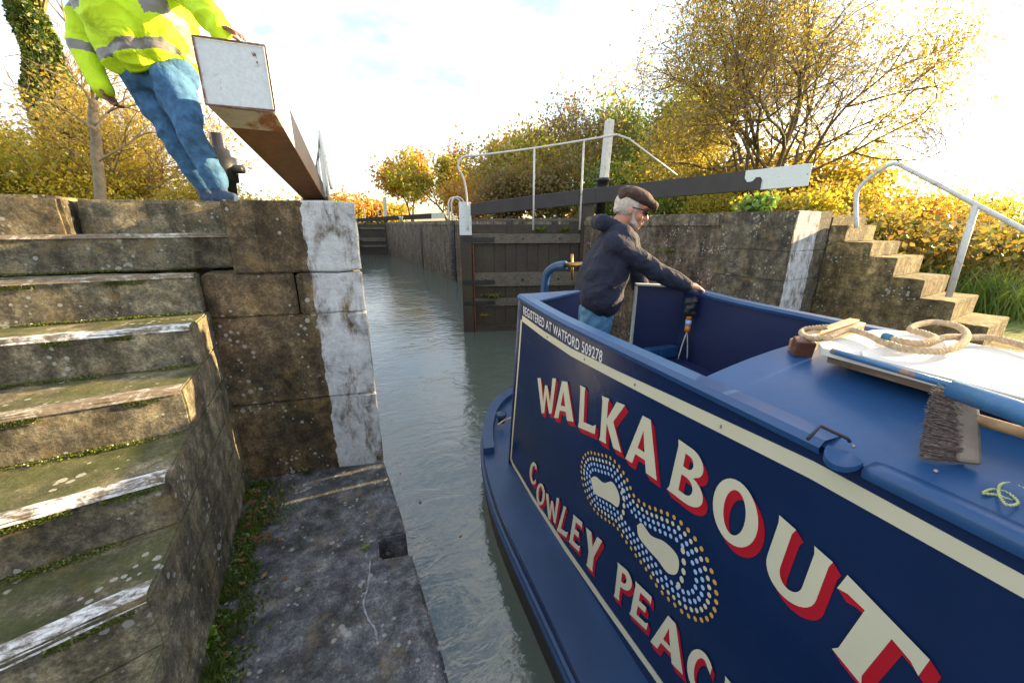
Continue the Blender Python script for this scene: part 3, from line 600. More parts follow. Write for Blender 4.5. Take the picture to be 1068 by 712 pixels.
# ground paddle stand behind the man on the left
t = thing('paddle_gear', 'black iron paddle gear post standing behind the open left gate', 'paddle gear', at(238, 205, 5.2))
b_ = Vector(at(240, 213, 4.6)); b_.z = COP-.05
MB().tube([b_, b_+Vector((0, 0, .22)), b_+Vector((0, 0, .23)), b_+Vector((0, 0, .36)), b_+Vector((0, 0, .37)), b_+Vector((0, 0, .62)), b_+Vector((0, 0, .63)), b_+Vector((0, 0, .70)), b_+Vector((0, 0, .72)), b_+Vector((0, 0, .86))], [.05, .05, .09, .10, .13, .14, .10, .09, .05, .05], 12).build('gear_housing', M['galv_dark'], t, True)
MB().tube([b_+RT*-.05+Vector((0, 0, .5)), b_+RT*.22+Vector((0, 0, .5))], .045, 10).build('spindle', M['galv_dark'], t, True)
# far gates at the head of the lock
for lb, m_, q_, t_ in (('far head gate on the right with its white beam end above the grass', (2.39, 29.2), (4.7, 28.5), (8.4, 27.4)), ('far head gate on the left at the end of the chamber', (2.35, 29.2), (.1, 28.5), (-3.2, 27.5))):
    r_, P_, *_x = gate(lb, m_, q_, t_, tailz=(2.0, 2.4), sgn=1 if t_[0] > 0 else -1)
    for s_ in (0.9, 1.8): MB().tube([P_(s_, .2, 2.9), P_(s_, .2, 1.7)], .03, 6).build('rail_post', M['galv'], r_)
    MB().bar(P_(2.3, .2, 1.7), P_(2.3, .2, 3.3), .22, .2, (1, 0, 0)).build('rack_cover', M['galv'], r_)
# ladder in the right wall
t = thing('ladder', 'wall ladder with white hooped rails on the right of the chamber', 'ladder', (LXR, 13.9, WZ))
for yy in (13.75, 14.1): MB().tube(smoothpath([(LXR+.5, yy, COP), (LXR+.45, yy, 2.3), (LXR+.2, yy, 2.52), (LXR-.02, yy, 2.4), (LXR-.05, yy, 2.0), (LXR-.05, yy, COP)], 5), .03, 8).build('hoop_rail', M['galv'], t, True)
MB().box((LXR-.01, 13.7, -1), (LXR+.015, 14.15, 1.72)).build('recess_shade', M['galv_dark'], t)  # dark plate on the wall face; shade of the recess put in its colour
for k in range(9):
    MB().tube([(LXR-.06, 13.74, -.3+k*.24), (LXR-.06, 14.11, -.3+k*.24)], .015, 6).build('rung', M['galv_dark'], t)
# white bollards on the far grass
for k, (px, D, lb) in enumerate(((418, 27, 'white mooring bollard far off on the grass beyond the chamber wall'),)):
    p = at(px, 225, D); o = MB().tube([(p.x, p.y, COP-.05), (p.x, p.y, 2.0), (p.x, p.y, 2.02), (p.x, p.y, 2.12)], [.12, .11, .16, .14], 10).build('bollard', M['galv'], None, True); tag(o, lb, 'bollard')
# right-hand stair rail
t = thing('handrail', 'white tubular handrail arching down beside the sunlit right hand steps', 'handrail', (5.4, 2.1, 1.6))
hp = [(893, 235, 2.30, 1.60), (893, 205)]; X = 5.42
def atx(px, py, X):
    d = FC + RT*((px-534)/F) + UC*((356-py)/F); return EYE+d*(X/d.x)
pr = [atx(893, 238, X), atx(893, 205, X), atx(899, 193, X), atx(914, 180, X), atx(932, 171, X), atx(950, 178, X), atx(1015, 212, X), atx(1068, 240, X), atx(1160, 292, X)]
MB().tube(smoothpath(pr, 5), .021, 10).build('rail', M['galv'], t, True)
a = atx(1018, 214, X); MB().tube([a, (X, a.y-.02, .93)], .026, 10).build('rail_post', M['galv'], t, True)
a = atx(1160, 292, X); MB().tube([a, (X, a.y, .2)], .026, 10).build('rail_post', M['galv'], t, True)

# ------------------------------------------------------------------ narrowboat, stern towards the lock
BY = R_(5.6); BA = Vector((math.sin(BY), math.cos(BY), 0)); BN = Vector((BA.y, -BA.x, 0)); BO = Vector((1.065, 1.991, 0))
def B(u, v, z): return BO+BA*u+BN*v+Vector((0, 0, z))
def Bv(v, u, z): return B(u, v, z)
boat = thing('narrowboat', 'dark blue narrowboat with cream and red signwriting, moored stern towards the lock', 'boat', B(-2, .6, WZ))
UF = -9.0
def plan(off=0, n=40):                     # gunwale outline, stern rounded
    hw = .85+off; L_ = [(UF, -.24-off), (-.45, -.24-off)]
    for i in range(n+1):
        a = math.pi*i/n; e = 1.87+off; c = math.cos(a); s_ = math.sin(a)
        L_.append((-.45+e*abs(s_), .61-hw*c))
    L_ += [(-.45, 1.46+off), (UF, 1.46+off)]; return L_
def band(offs, name, mat, par=None, smooth=False):
    mb = MB(); pls = [(plan(o), z) for o, z in offs]; m = len(pls[0][0]); vs = [B(u, v, z) for pl, z in pls for u, v in pl]
    mb.add(vs, [(r*m+i, r*m+i+1, (r+1)*m+i+1, (r+1)*m+i) for r in range(len(pls)-1) for i in range(m-1)]); return mb.build(name, mat, par or boat, smooth)
pl = plan(0); mb = MB(); mb.add([B(u, v, -.10) for u, v in pl], [tuple(range(len(pl)))]); mb.build('side_deck', M['deck'], boat)
band([(0, -.10), (.004, -.103), (.006, -.150)], 'gunwale', M['navy'])
band([(.006, -.150), (.020, -.153), (.024, -.160), (.020, -.168), (.008, -.170)], 'rubbing_strake', M['deck'])
band([(.008, -.170), (.006, -.215)], 'counter_side', M['navy'])
band([(.006, -.215), (.018, -.218), (.022, -.226), (.016, -.236), (.0, -.238)], 'rubbing_strake', M['deck'])
band([(-.001, -.238), (.0, -.45), (.0, -.8)], 'hull', M['hull'])
# raised bulwark round the stern with the dark slot at its forward end
bul = [(u, v) for u, v in pl if u > .33]; mb = MB()
inn = [(u-.10*max(0, (u-.3)), v+(.61-v)*.11) for u, v in bul]
m = len(bul); vs = [B(u, v, -.098) for u, v in bul]+[B(u, v, -.045) for u, v in bul]+[B(u, v, -.045) for u, v in inn]+[B(u, v, -.098) for u, v in inn]
mb.add(vs, [(r*m+i, r*m+i+1, (r+1)*m+i+1, (r+1)*m+i) for r in range(3) for i in range(m-1)]+[(0, m, 2*m, 3*m), (m-1, 2*m-1, 3*m-1, 4*m-1)]); mb.build('stern_bulwark', M['deck'], boat)
# near cabin side
def uend(z): return .035+.185*(1.18-z)/1.26
def ztop(u): return 1.150+.03*max(0, min(1, (u+.55)/.6))**1.5
prof = [(UF, -.10), (uend(-.10), -.10), (uend(.5), .5), (uend(1.165), ztop(0))]+[(u, ztop(u)) for u in (-.1, -.2, -.3, -.45, -.6, -1.3)]+[(UF, 1.150)]
MB().prism([B(u, 0, z) for u, z in prof], [B(u, .05, z) for u, z in prof]).build('cabin_side', M['navy'], boat)
MB().prism([B(u, 1.19, z) for u, z in prof], [B(u, 1.24, z) for u, z in prof]).build('cabin_side', M['navy_in'], boat)
for v0, v1 in ((-.012, .062), (1.178, 1.252)):
    mb = MB(); us = [.05, -.1, -.2, -.3, -.45, -.6, -.9, -1.3, -1.66]
    sec = [(v0, -.012), (v0-.004, .004), (v0+.010, .018), (v1-.010, .018), (v1+.004, .004), (v1, -.012)]
    vs = [B(u, v, ztop(u)+dz) for u in us for v, dz in sec]; k = len(sec)
    mb.add(vs, [(i*k+j, (i+1)*k+j, (i+1)*k+(j+1) % k, i*k+(j+1) % k) for i in range(len(us)-1) for j in range(k)]+[tuple(range(k))]); mb.build('coaming', M['blue'], boat)
# corner post and stern returns
MB().tube([B(uend(-.1)+.005, .02, -.1), B(uend(1.17)+.005, .02, 1.178)], .028, 8).build('corner_post', M['navy'], boat, True)
mb = MB(); a, b = B(.035, .03, 0), B(.03, .40, 0)
mb.prism([B(.05, .03, -.1), B(.05, .40, -.1), B(.02, .40, -.1), B(.02, .03, -.1)], [B(.05, .03, 1.182), B(.05, .40, 1.182), B(.02, .40, 1.182), B(.02, .03, 1.182)]); mb.build('stern_panel', M['navy_in'], boat)
MB().prism([B(.055, .02, 1.183), B(.055, .41, 1.183), B(.015, .41, 1.183), B(-.10, .065, 1.17), B(-.10, .02, 1.17)], [B(.055, .02, 1.196), B(.055, .41, 1.196), B(.015, .41, 1.196), B(-.10, .065, 1.18), B(-.10, .02, 1.18)]).build('stern_panel_cap', M['blue'], boat)
MB().prism([B(.17, .965, -.1), B(-.02, 1.20, -.1), B(-.045, 1.19, -.1), B(.145, .95, -.1)], [B(.17, .965, 1.185), B(-.02, 1.20, 1.185), B(-.045, 1.19, 1.185), B(.145, .95, 1.185)]).build('stern_panel', M['navy_in'], boat)
MB().prism([B(.18, .95, 1.186), B(-.01, 1.21, 1.186), B(-.08, 1.19, 1.186), B(.135, .935, 1.186)], [B(.18, .95, 1.198), B(-.01, 1.21, 1.198), B(-.08, 1.19, 1.198), B(.135, .935, 1.198)]).build('stern_panel_cap', M['galv'], boat)
MB().bar(B(.150, .942, .2), B(.150, .942, 1.18), .014, .02, (1, 0, 0)).build('panel_edge_trim', M['galv'], boat)
# cockpit: floor, locker with lid, bulkhead under the roof
MB().box((.05, -1.32, .05), (1.19, .02, .10), 0, Bv).build('cockpit_floor', M['navy_in'], boat)
lk = MB().box((.80, -1.30, .10), (1.188, -.06, .66), 0, Bv).build('locker', M['navy_in'], boat)
MB().box((.77, -1.30, .662), (1.186, -.06, .69), 0, Bv).build('lid', M['navy_in'], lk, False, .006)
MB().box((.755, -1.30, .655), (.768, -.06, .695), 0, Bv).build('lid_trim', M['galv'], lk)
MB().box((.90, -.10, .70), (1.15, -.04, .78), 0, Bv).box((.985, -.115, .698), (1.03, -.1, .783), 0, Bv).build('shelf_box', M['blue'], boat, False, .005)
MB().box((.052, -1.36, .1), (1.188, -1.32, 1.14), 0, Bv).build('bulkhead', M['navy_in'], boat)
# roof
RU = [-1.30, -1.34, -1.6, -2, -3, -4.5, -6.5, UF]; vs = []; nv = 17
def rz_(v): return 1.152+.085*(1-((v-.62)/.62)**2)
mb = MB(); sec = [(v, rz_(v)) for v in [.0+1.24*i/(nv-1) for i in range(nv)]]
for u in RU: vs += [B(u, v, z) for v, z in sec]
mb.add(vs, [(i*nv+j, i*nv+j+1, (i+1)*nv+j+1, (i+1)*nv+j) for i in range(len(RU)-1) for j in range(nv-1)])
mb.add([B(-1.30, v, z) for v, z in sec]+[B(-1.30, v, z-.03) for v, z in sec], [(j, j+nv, j+nv+1, j+1) for j in range(nv-1)]); mb.build('roof', M['blue'], boat, True)
# gutter rail along the roof edge and the scooped end
mb = MB(); vs = []; us = [-1.735, -1.75, -1.80, -2.2, -4, UF]; k = 6
for i, u in enumerate(us):
    h = (0.002, .006, .009)[min(i, 2)]; vs += [B(u, v, 1.153+z) for v, z in ((-.010, -.02), (-.013, .0), (-.008, h), (.026, h+.004), (.034, .006), (.036, -.004))]
mb.add(vs, [(i*k+j, (i+1)*k+j, (i+1)*k+j+1, i*k+j+1) for i in range(len(us)-1) for j in range(k-1)]+[tuple(range(k))]); mb.build('gutter_rail', M['blue'], boat, True)
mb = MB(); vs = [B(-1.70, .01, 1.1625)]
for i in range(13): a = math.pi*i/12; vs.append(B(-1.70+.032*math.cos(a), .0-.030*math.sin(a)-.006, 1.164-.018*math.sin(a)))
mb.add(vs, [(0, i, i+1) for i in range(1, 13)]); vs2 = [v+Vector((0, 0, -.012)) for v in vs]; mb.add(vs+vs2, [(i, i+1, 14+i+1, 14+i) for i in range(1, 13)]); mb.build('scooped_plate', M['blue'], boat)
hb = [atz(842, 458, 1.185), atz(848, 452, 1.195), atz(856, 444, 1.198), atz(884, 457, 1.196), atz(886, 460, 1.185)]
MB().tube(hb, .0035, 8).build('grab_bracket', M['galv_dark'], boat, True)
for px, py in ((890, 465), (976, 491)):
    MB().ball(atz(px, py, 1.178), .004, 8).build('screw', M['steel'], boat)
# ---- painted coach lines and lettering on the near side
def U(u, z, d=.0015): return B(u, -d, z)
def ribbon(line, w0, d=.0016):
    mb = MB(); vs = []
    for i, (u, z) in enumerate(line):
        a = line[max(i-1, 0)]; b = line[min(i+1, len(line)-1)]; t = Vector((b[0]-a[0], b[1]-a[1])).normalized(); n_ = Vector((-t.y, t.x)); w_ = w0[i] if isinstance(w0, list) else w0
        vs += [U(u+n_.x*w_/2, z+n_.y*w_/2, d), U(u-n_.x*w_/2, z-n_.y*w_/2, d)]
    mb.add(vs, [(2*i, 2*i+1, 2*i+3, 2*i+2) for i in range(len(line)-1)]); mb.add([v+BN*.0014 for v in vs], [(2*i, 2*i+2, 2*i+3, 2*i+1) for i in range(len(line)-1)]); return mb
tb = [(.0, 1.058), (-.3, 1.038), (-.6, 1.030), (-.95, 1.046), (-1.24, 1.064), (-1.65, 1.090), (-1.95, 1.087), (-3, 1.087), (-6, 1.087), (-8.8, 1.087)]
cl = ribbon(tb, [.036, .036, .037, .038, .042, .042, .034, .034, .034, .034]).build('cream_band', M['cream'], boat)
for u, z in ((-.35, 1.037), (-.72, 1.036), (-1.06, 1.053), (-1.42, 1.075)): MB().ball(U(u, z, .002), .006, 8, 0, (1, .4, 1)).build('screw', M['steel'], boat)
ribbon([(.012, 1.045), (.04, .85), (.10, .5), (.155, .2), (.195, -.045)], .020).build('coach_line', M['cream'], boat)
ribbon([(.203, -.035), (.15, -.062), (-.2, -.083), (-.64, -.078), (-1.0, -.052), (-1.365, -.018), (-1.7, .0), (-3, .0), (-8.8, .0)], [.03, .03, .036, .040, .040, .036, .03, .03, .03]).build('coach_line', M['cream'], boat)
def arc(cx, cy, rx, ry, a0, a1, n=14): return [(cx+rx*math.cos(R_(a0+(a1-a0)*i/n)), cy+ry*math.sin(R_(a0+(a1-a0)*i/n))) for i in range(n+1)]
G = {  # flared sign-writer's capitals in a unit box
 'W': [[(0, 1), (.20, 1), (.32, .32), (.43, .80), (.56, .80), (.70, .30), (.82, 1), (1, 1), (.78, 0), (.64, 0), (.49, .55), (.38, 0), (.22, 0)]],
 'A': [[(.38, 1), (.64, 1), (1, 0), (.68, 0), (.615, .22), (.30, .22), (.235, 0), (0, 0)], [(.35, .36), (.57, .36), (.465, .74)]],
 'L': [[(0, 1), (.36, 1), (.32, .9), (.32, .18), (.86, .18), (1, .24), (.96, 0), (0, 0), (.04, .1), (.04, .9)]],
 'K': [[(0, 1), (.34, 1), (.30, .9), (.30, .56), (.66, 1), (1, 1), (.58, .56), (1, 0), (.66, 0), (.30, .46), (.30, .1), (.34, 0), (0, 0), (.04, .1), (.04, .9)]],
 'B': [[(0, 1), (.5, 1)]+arc(.5, .76, .42, .24, 90, -60, 10)+[(.66, .52)]+arc(.54, .27, .46, .27, 60, -90, 10)+[(0, 0), (.05, .1), (.05, .9)], [(.32, .85), (.46, .85)]+arc(.46, .73, .16, .12, 90, -90, 8)+[(.32, .61)], [(.32, .46), (.5, .46)]+arc(.5, .30, .2, .155, 90, -90, 8)+[(.32, .145)]],
 'O': [arc(.5, .5, .5, .51, 0, 360, 32)[:-1], arc(.5, .5, .24, .36, 0, 360, 28)[:-1]],
 'U': [[(0, 1), (.34, 1), (.30, .9), (.30, .36)]+arc(.51, .34, .21, .20, 180, 360, 12)+[(.72, .9), (.68, 1), (1, 1), (.97, .9), (.97, .34)]+arc(.5, .34, .47, .36, 0, -180, 16)+[(.03, .9)]],
 'T': [[(0, 1), (1, 1), (1.02, .74), (.90, .80), (.67, .82), (.67, .1), (.72, 0), (.28, 0), (.33, .1), (.33, .82), (.10, .80), (-.02, .74)]],
 'C': [arc(.55, .5, .55, .52, 48, 312, 24)+[(.90, .30)]+arc(.58, .5, .28, .37, 310, 50, 20)+[(.90, .70)]],
 'E': [[(0, 1), (.94, 1), (.97, .78), (.84, .83), (.36, .83), (.36, .60), (.78, .60), (.78, .43), (.36, .43), (.36, .17), (.88, .17), (1, .24), (.98, 0), (0, 0), (.05, .1), (.05, .9)]],
 'Y': [[(0, 1), (.34, 1), (.52, .64), (.70, 1), (1, 1), (.66, .42), (.66, .1), (.70, 0), (.30, 0), (.34, .1), (.34, .42)]],
 'P': [[(0, 1), (.5, 1)]+arc(.52, .71, .48, .29, 90, -90, 14)+[(.36, .42), (.36, .1), (.40, 0), (0, 0), (.05, .1), (.05, .9)], [(.36, .84), (.5, .84)]+arc(.5, .71, .18, .13, 90, -90, 8)+[(.36, .58)]],
 'H': [[(0, 1), (.36, 1), (.32, .9), (.32, .60), (.68, .60), (.68, .9), (.64, 1), (1, 1), (.96, .9), (.96, .1), (1, 0), (.64, 0), (.68, .1), (.68, .44), (.32, .44), (.32, .1), (.36, 0), (0, 0), (.04, .1), (.04, .9)]],
}
GM = {}
def glyph(ch):
    if ch not in GM:
        cu = bpy.data.curves.new('glyph', 'CURVE'); cu.dimensions = '2D'; cu.fill_mode = 'BOTH'
        for ct in G[ch]:
            sp = cu.splines.new('POLY'); sp.points.add(len(ct)-1); sp.use_cyclic_u = True
            for i, (x, y) in enumerate(ct): sp.points[i].co = (x, y, 0, 1)
        ob = bpy.data.objects.new('glyph', cu); me = ob.to_mesh(); GM[ch] = ([tuple(v.co) for v in me.vertices], [tuple(p.vertices) for p in me.polygons]); ob.to_mesh_clear()
        bpy.data.objects.remove(ob); bpy.data.curves.remove(cu)
    return GM[ch]
def word(name, letters, sh, steps=9):
    """letters: (char, TL, TR, BL, BR) corners in (u, z); cream letters over a red drop shade cast down and forward"""
    mb = MB()
    for ch, TL, TR, BL, BR in letters:
        vs, fs = glyph(ch); TL, TR, BL, BR = map(Vector, (TL, TR, BL, BR))
        mp_ = lambda x, y: (BL.lerp(BR, x)).lerp(TL.lerp(TR, x), y)
        wdt = (TR-TL).length; 
        for k in range(steps, -1, -1):
            ox, oz = -sh[0]*k/steps, -sh[1]*k/steps; d = .0055-.0004*k if k else .0062
            pts_ = [mp_(x, y) for x, y, _ in vs]; mb.add([U(p.x+ox*min(1, wdt/.12), p.y+oz, d) for p in pts_], fs, 1 if k else 0)
    return mb.build(name, [M['cream'], M['red']], boat)
word('boat_name', [
 ('W', (-.245, .765), (-.470, .850), (-.262, .555), (-.482, .655)), ('A', (-.455, .835), (-.658, .900), (-.463, .625), (-.662, .700)),
 ('L', (-.700, .905), (-.832, .925), (-.703, .695), (-.848, .735)), ('K', (-.872, .928), (-1.022, .955), (-.876, .725), (-1.026, .755)),
 ('A', (-1.060, .955), (-1.218, .970), (-1.052, .745), (-1.222, .765)), ('B', (-1.288, .962), (-1.400, .960), (-1.270, .765), (-1.410, .775)),
 ('O', (-1.437, .957), (-1.570, .955), (-1.440, .765), (-1.575, .770)), ('U', (-1.612, .942), (-1.732, .920), (-1.600, .755), (-1.725, .745)),
 ('T', (-1.760, .915), (-1.898, .868), (-1.735, .738), (-1.870, .690))], (.018, .019))
word('base_name', [
 ('C', (-.165, .170), (-.270, .215), (-.150, .005), (-.262, .055)), ('O', (-.268, .085), (-.385, .150), (-.262, -.075), (-.380, -.010)),
 ('W', (-.395, .100), (-.555, .185), (-.400, -.060), (-.560, .005)), ('L', (-.605, .175), (-.690, .215), (-.540, -.04), (-.655, .010)),
 ('E', (-.705, .203), (-.795, .228), (-.675, .005), (-.780, .035)), ('Y', (-.825, .225), (-.955, .265), (-.805, .012), (-.945, .045)),
 ('P', (-1.067, .258), (-1.165, .290), (-1.065, .072), (-1.160, .110)), ('E', (-1.180, .278), (-1.275, .300), (-1.168, .095), (-1.268, .130)),
 ('A', (-1.300, .300), (-1.435, .320), (-1.292, .105), (-1.445, .155)), ('C', (-1.455, .325), (-1.54, .34), (-1.45, .15), (-1.545, .17)),
 ('H', (-1.575, .345), (-1.665, .35), (-1.57, .175), (-1.665, .18)), ('E', (-1.70, .35), (-1.77, .35), (-1.70, .18), (-1.77, .18)), ('Y', (-1.80, .35), (-1.88, .35), (-1.80, .18), (-1.88, .18))], (.016, .018), 6)
# registration line in plain condensed capitals
def text_mb(txt, mapf, d=.002, sx=1):
    cu = bpy.data.curves.new('t', 'FONT'); cu.body = txt; cu.size = 1; cu.space_character = 1.08; cu.offset = .012; ob = bpy.data.objects.new('t', cu); C.objects.link(ob)
    bpy.context.view_layer.update(); me = ob.to_mesh(); w_ = max(v.co.x for v in me.vertices); mb = MB()
    mb.add([mapf(v.co.x/w_, v.co.y/.73) for v in me.vertices], [tuple(p.vertices) for p in me.polygons]); ob.to_mesh_clear(); bpy.data.objects.remove(ob); bpy.data.curves.remove(cu); return mb
def regmap(x, y):
    u = -.015-.835*x; zb = 1.088-.028*min(1, x*1.3)+.004*max(0, x-.75)*4; h = .052; return U(u, zb+y*h, .0022)
mbt = text_mb('REGISTERED AT WATFORD 509278', regmap); mbt.build('registration_lettering', M['white'], boat)
# footprint emblem: two soles ringed with painted dots
def field(p):       # distance from the chain of lobes that make the outline
    best = 9
    for (ax_, az_, ra), (bx_, bz_, rb) in zip(LOB[:-1], LOB[1:]):
        d = Vector((bx_-ax_, bz_-az_)); L2 = d.length_squared; t_ = max(0, min(1, ((p[0]-ax_)*d.x+(p[1]-az_)*d.y)/L2)) if L2 > 0 else 0
        q = (ax_+d.x*t_, az_+d.y*t_); best = min(best, math.hypot(p[0]-q[0], p[1]-q[1])-(ra+(rb-ra)*t_))
    return best
LOB = [(-.885, .505, .030), (-.985, .545, .035), (-1.06, .520, .005), (-1.12, .505, .004), (-1.19, .505, .015), (-1.30, .515, .045), (-1.345, .53, .05)]
def contour(r, step, mb, rad):
    # walk the level line of the field, dropping a dot every 'step'
    p = Vector((LOB[0][0]+LOB[0][2]+r, LOB[0][1])); acc = 0; n0 = 0; s0 = p.copy(); ds = .002; last = None
    for it in range(4000):
        e = .001; g_ = Vector((field((p.x+e, p.y))-field((p.x-e, p.y)), field((p.x, p.y+e))-field((p.x, p.y-e)))); g_ = g_.normalized() if g_.length else Vector((1, 0))
        p = p-g_*(field(p)-r); 
        if it % max(1, int(step/ds)) == 0:
            c_ = U(p.x, p.y, .0022); mb.add([c_]+[U(p.x+rad*.85*math.cos(a*math.pi/5), p.y+rad*math.sin(a*math.pi/5), .0022) for a in range(10)], [(0, i+1, (i+1) % 10+1) for i in range(10)])
        p = p+Vector((-g_.y, g_.x))*ds
        if it > 60 and (p-s0).length < ds*1.5: break
for r, step, rad, mt, nm in ((.036, .026, .0085, 'dot_blue', 'inner_dots'), (.060, .026, .0085, 'dot_blue', 'middle_dots'), (.084, .027, .0085, 'cream', 'middle_dots'), (.109, .030, .0085, 'dot_orange', 'outer_dots')):
    mb = MB(); contour(r, step, mb, rad); mb.build(nm, M[mt], boat)
def blob(pts_, name):
    q = smoothpath([Vector((a, b, 0)) for a, b in pts_]+[Vector((*pts_[0], 0))], 5)[:-1]; c_ = sum((v for v in q), Vector())/len(q); mb = MB(); n_ = len(q)
    mb.add([U(c_.x, c_.y, .0026)]+[U(v.x, v.y, .0026) for v in q], [(0, i+1, (i+1) % n_+1) for i in range(n_)]); mb.build(name, M['cream'], boat)
blob([(-.828, .500), (-.865, .535), (-.925, .545), (-.985, .590), (-1.035, .560), (-1.032, .505), (-.985, .490), (-.930, .470), (-.865, .450)], 'footprint_sole')
blob([(-1.150, .515), (-1.175, .545), (-1.225, .535), (-1.290, .565), (-1.350, .560), (-1.357, .500), (-1.320, .462), (-1.270, .468), (-1.215, .468), (-1.165, .478)], 'footprint_sole')
mb = MB()
for u, z in ((-1.052, .60), (-1.062, .57), (-1.068, .54), (-1.068, .508), (-1.06, .478), (-1.365, .60), (-1.375, .565), (-1.38, .53), (-1.378, .495), (-1.37, .462)):
    mb.add([U(u, z, .003)]+[U(u+.009*math.cos(a*math.pi/5), z+.012*math.sin(a*math.pi/5), .003) for a in range(10)], [(0, i+1, (i+1) % 10+1) for i in range(10)])
mb.build('heel_dots', M['cream'], boat)
# stern dolly and its line
c_ = atz(523, 440, -.045); MB().tube([c_, c_+Vector((0, 0, .05)), c_+Vector((0, 0, .055)), c_+Vector((0, 0, .085)), c_+Vector((0, 0, .09)), c_+Vector((0, 0, .11))], [.03, .028, .045, .048, .03, .0], 12).build('dolly', M['deck'], boat, True)
MB().tube(smoothpath([c_+Vector((-.05, -.03, .0)), c_+Vector((-.02, -.05, .03)), c_+Vector((.04, -.03, .035)), c_+Vector((.3, .05, .0))], 5), .008, 6).build('dolly_line', M['rope'], boat, True)
# swan neck and brass tiller bar
MB().tube(smoothpath([at(567, 420, 3.55), at(567, 330, 3.55), at(568, 300, 3.55), at(571, 285, 3.52), at(580, 278, 3.45), at(590, 276.5, 3.38)], 6), .038, 12).build('swan_neck', M['blue'], boat, True)
MB().tube([at(589, 276.5, 3.385), at(601, 276, 3.3), at(612, 275.5, 3.22)], .022, 12).tube([at(612, 275.5, 3.22), at(640, 276, 3.0)], .016, 10).build('tiller_bar', M['brass'], boat, True)
MB().tube([at(597, 292, 3.34), at(596.5, 265, 3.34)], .012, 8).build('tiller_pin', M['brass'], boat, True)

# ---- things lying on the roof
def Rf(u, v, dz=0): return B(u, v, rz_(v)+dz)
o = MB().bar(Rf(-1.350, .36, .018), Rf(-1.262, .80, .012), .055, .040).bar(Rf(-1.345, .39, .044), Rf(-1.275, .76, .040), .03, .010).build('wooden_rack', M['pine'], None, False, .003); tag(o, 'short bare wooden rack across the blue cabin roof by the rope loop', 'wooden rack')
o = MB().bar(Rf(-1.385, .335, .024), Rf(-1.355, .36, .030), .05, .050).build('wooden_chock', M['oak'], None, False, .003); tag(o, 'dark red-brown hardwood chock at the near end of the roof rack', 'chock')
def plank(name, pl_, z0, th, mat, label, cat):
    lo = [B(u, v, z0) for u, v in pl_]; hi = [B(u, v, z0+th) for u, v in pl_]; o = MB().prism(lo, hi).build(name, mat, None, False, .002); return tag(o, label, cat)
def rc(pts_, n=4): return [tuple(v[:2]) for v in smoothpath([Vector((*p, 0)) for p in pts_], n)]
out1 = [(-1.465, .268), (-1.43, .31), (-1.40, .62), (-1.45, .70), (-3.4, .74), (-3.4, .285)]
plank('gangplank', out1, 1.262, .020, M['plank'], 'long cream painted gangplank lying along the cabin roof under the rope', 'gangplank')
plank('lower_board', [(-1.47, .292), (-1.44, .60), (-3.3, .66), (-3.3, .292)], 1.239, .020, M['plyedge'], 'thin brown edged board beneath the cream gangplank', 'board')
plank('upper_board', [(-1.56, .262), (-1.535, .30), (-1.53, .38), (-1.56, .44), (-3.1, .50), (-3.1, .262)], 1.285, .006, M['plank'], 'pale thin board with rounded end on top of the gangplank', 'board')
pole = MB(); pa, pb, pc = atz(872, 352, 1.25), atz(1000, 399, 1.262), atz(1012, 402, 1.262)
pole.tube([atz(868, 366, 1.280), atz(1010, 407, 1.290)], .0075, 10); o = pole.build('boat_pole', M['pole'], None, True); tag(o, 'slim blue boat pole lying beside the stacked planks on the roof', 'pole')
e_ = (atz(1068, 431, 1.318)-atz(1000, 408, 1.312)); s_ = atz(994, 406, 1.312)
o = MB().tube([s_, s_+e_*.02, s_+e_*1.0, s_+Vector((e_.x, e_.y, 0))*3.2], [.014, .0175, .018, .018], 16).build('shaft', M['pole'], None, True); tag(o, 'thick scraped blue shaft above the scrubbing brush on the roof', 'shaft')
# scrubbing brush: bristle tufts pointing left, block on the right, wooden handle
br = thing('deck_brush', 'worn deck scrubbing brush with long brown bristles lying on the roof', 'brush', atz(1000, 475, 1.17))
tl, tr_, bl, brr = atz(974, 410, 1.285), atz(1004, 418, 1.285), atz(963, 470, 1.195), atz(1005, 478, 1.195)
rnd = random.Random(5); mb = MB()
for i in range(1500):
    t_ = rnd.random(); a = rnd.random(); up = Vector((0, 0, .012*rnd.uniform(-1, 1)))
    root_ = tr_.lerp(brr, t_)+up+BN*rnd.uniform(-.008, .012); tip = tl.lerp(bl, t_+rnd.gauss(0, .02))+up*1.4+Vector((rnd.gauss(0, .003), rnd.gauss(0, .003), rnd.gauss(0, .004)))
    mid = root_.lerp(tip, .5)+Vector((rnd.gauss(0, .0015), rnd.gauss(0, .0015), rnd.gauss(0, .0015)+.001)); mb.tube([root_, mid, tip], [.0011, .001, .0008], 3)
mb.build('bristles', M['bristle'], br)
d_ = (brr-tr_).normalized(); x_ = (tr_-tl).normalized()
MB().bar(tr_+x_*.004-d_*.004, brr+x_*.006+d_*.006, .022, .030, x_).build('block', M['brushwood'], br, False, .006)
MB().tube([tr_.lerp(brr, .25)+x_*.012, tr_.lerp(brr, .28)+x_*.3, tr_.lerp(brr, .3)+x_*.9], .010, 10).build('handle', M['pine'], br, True)
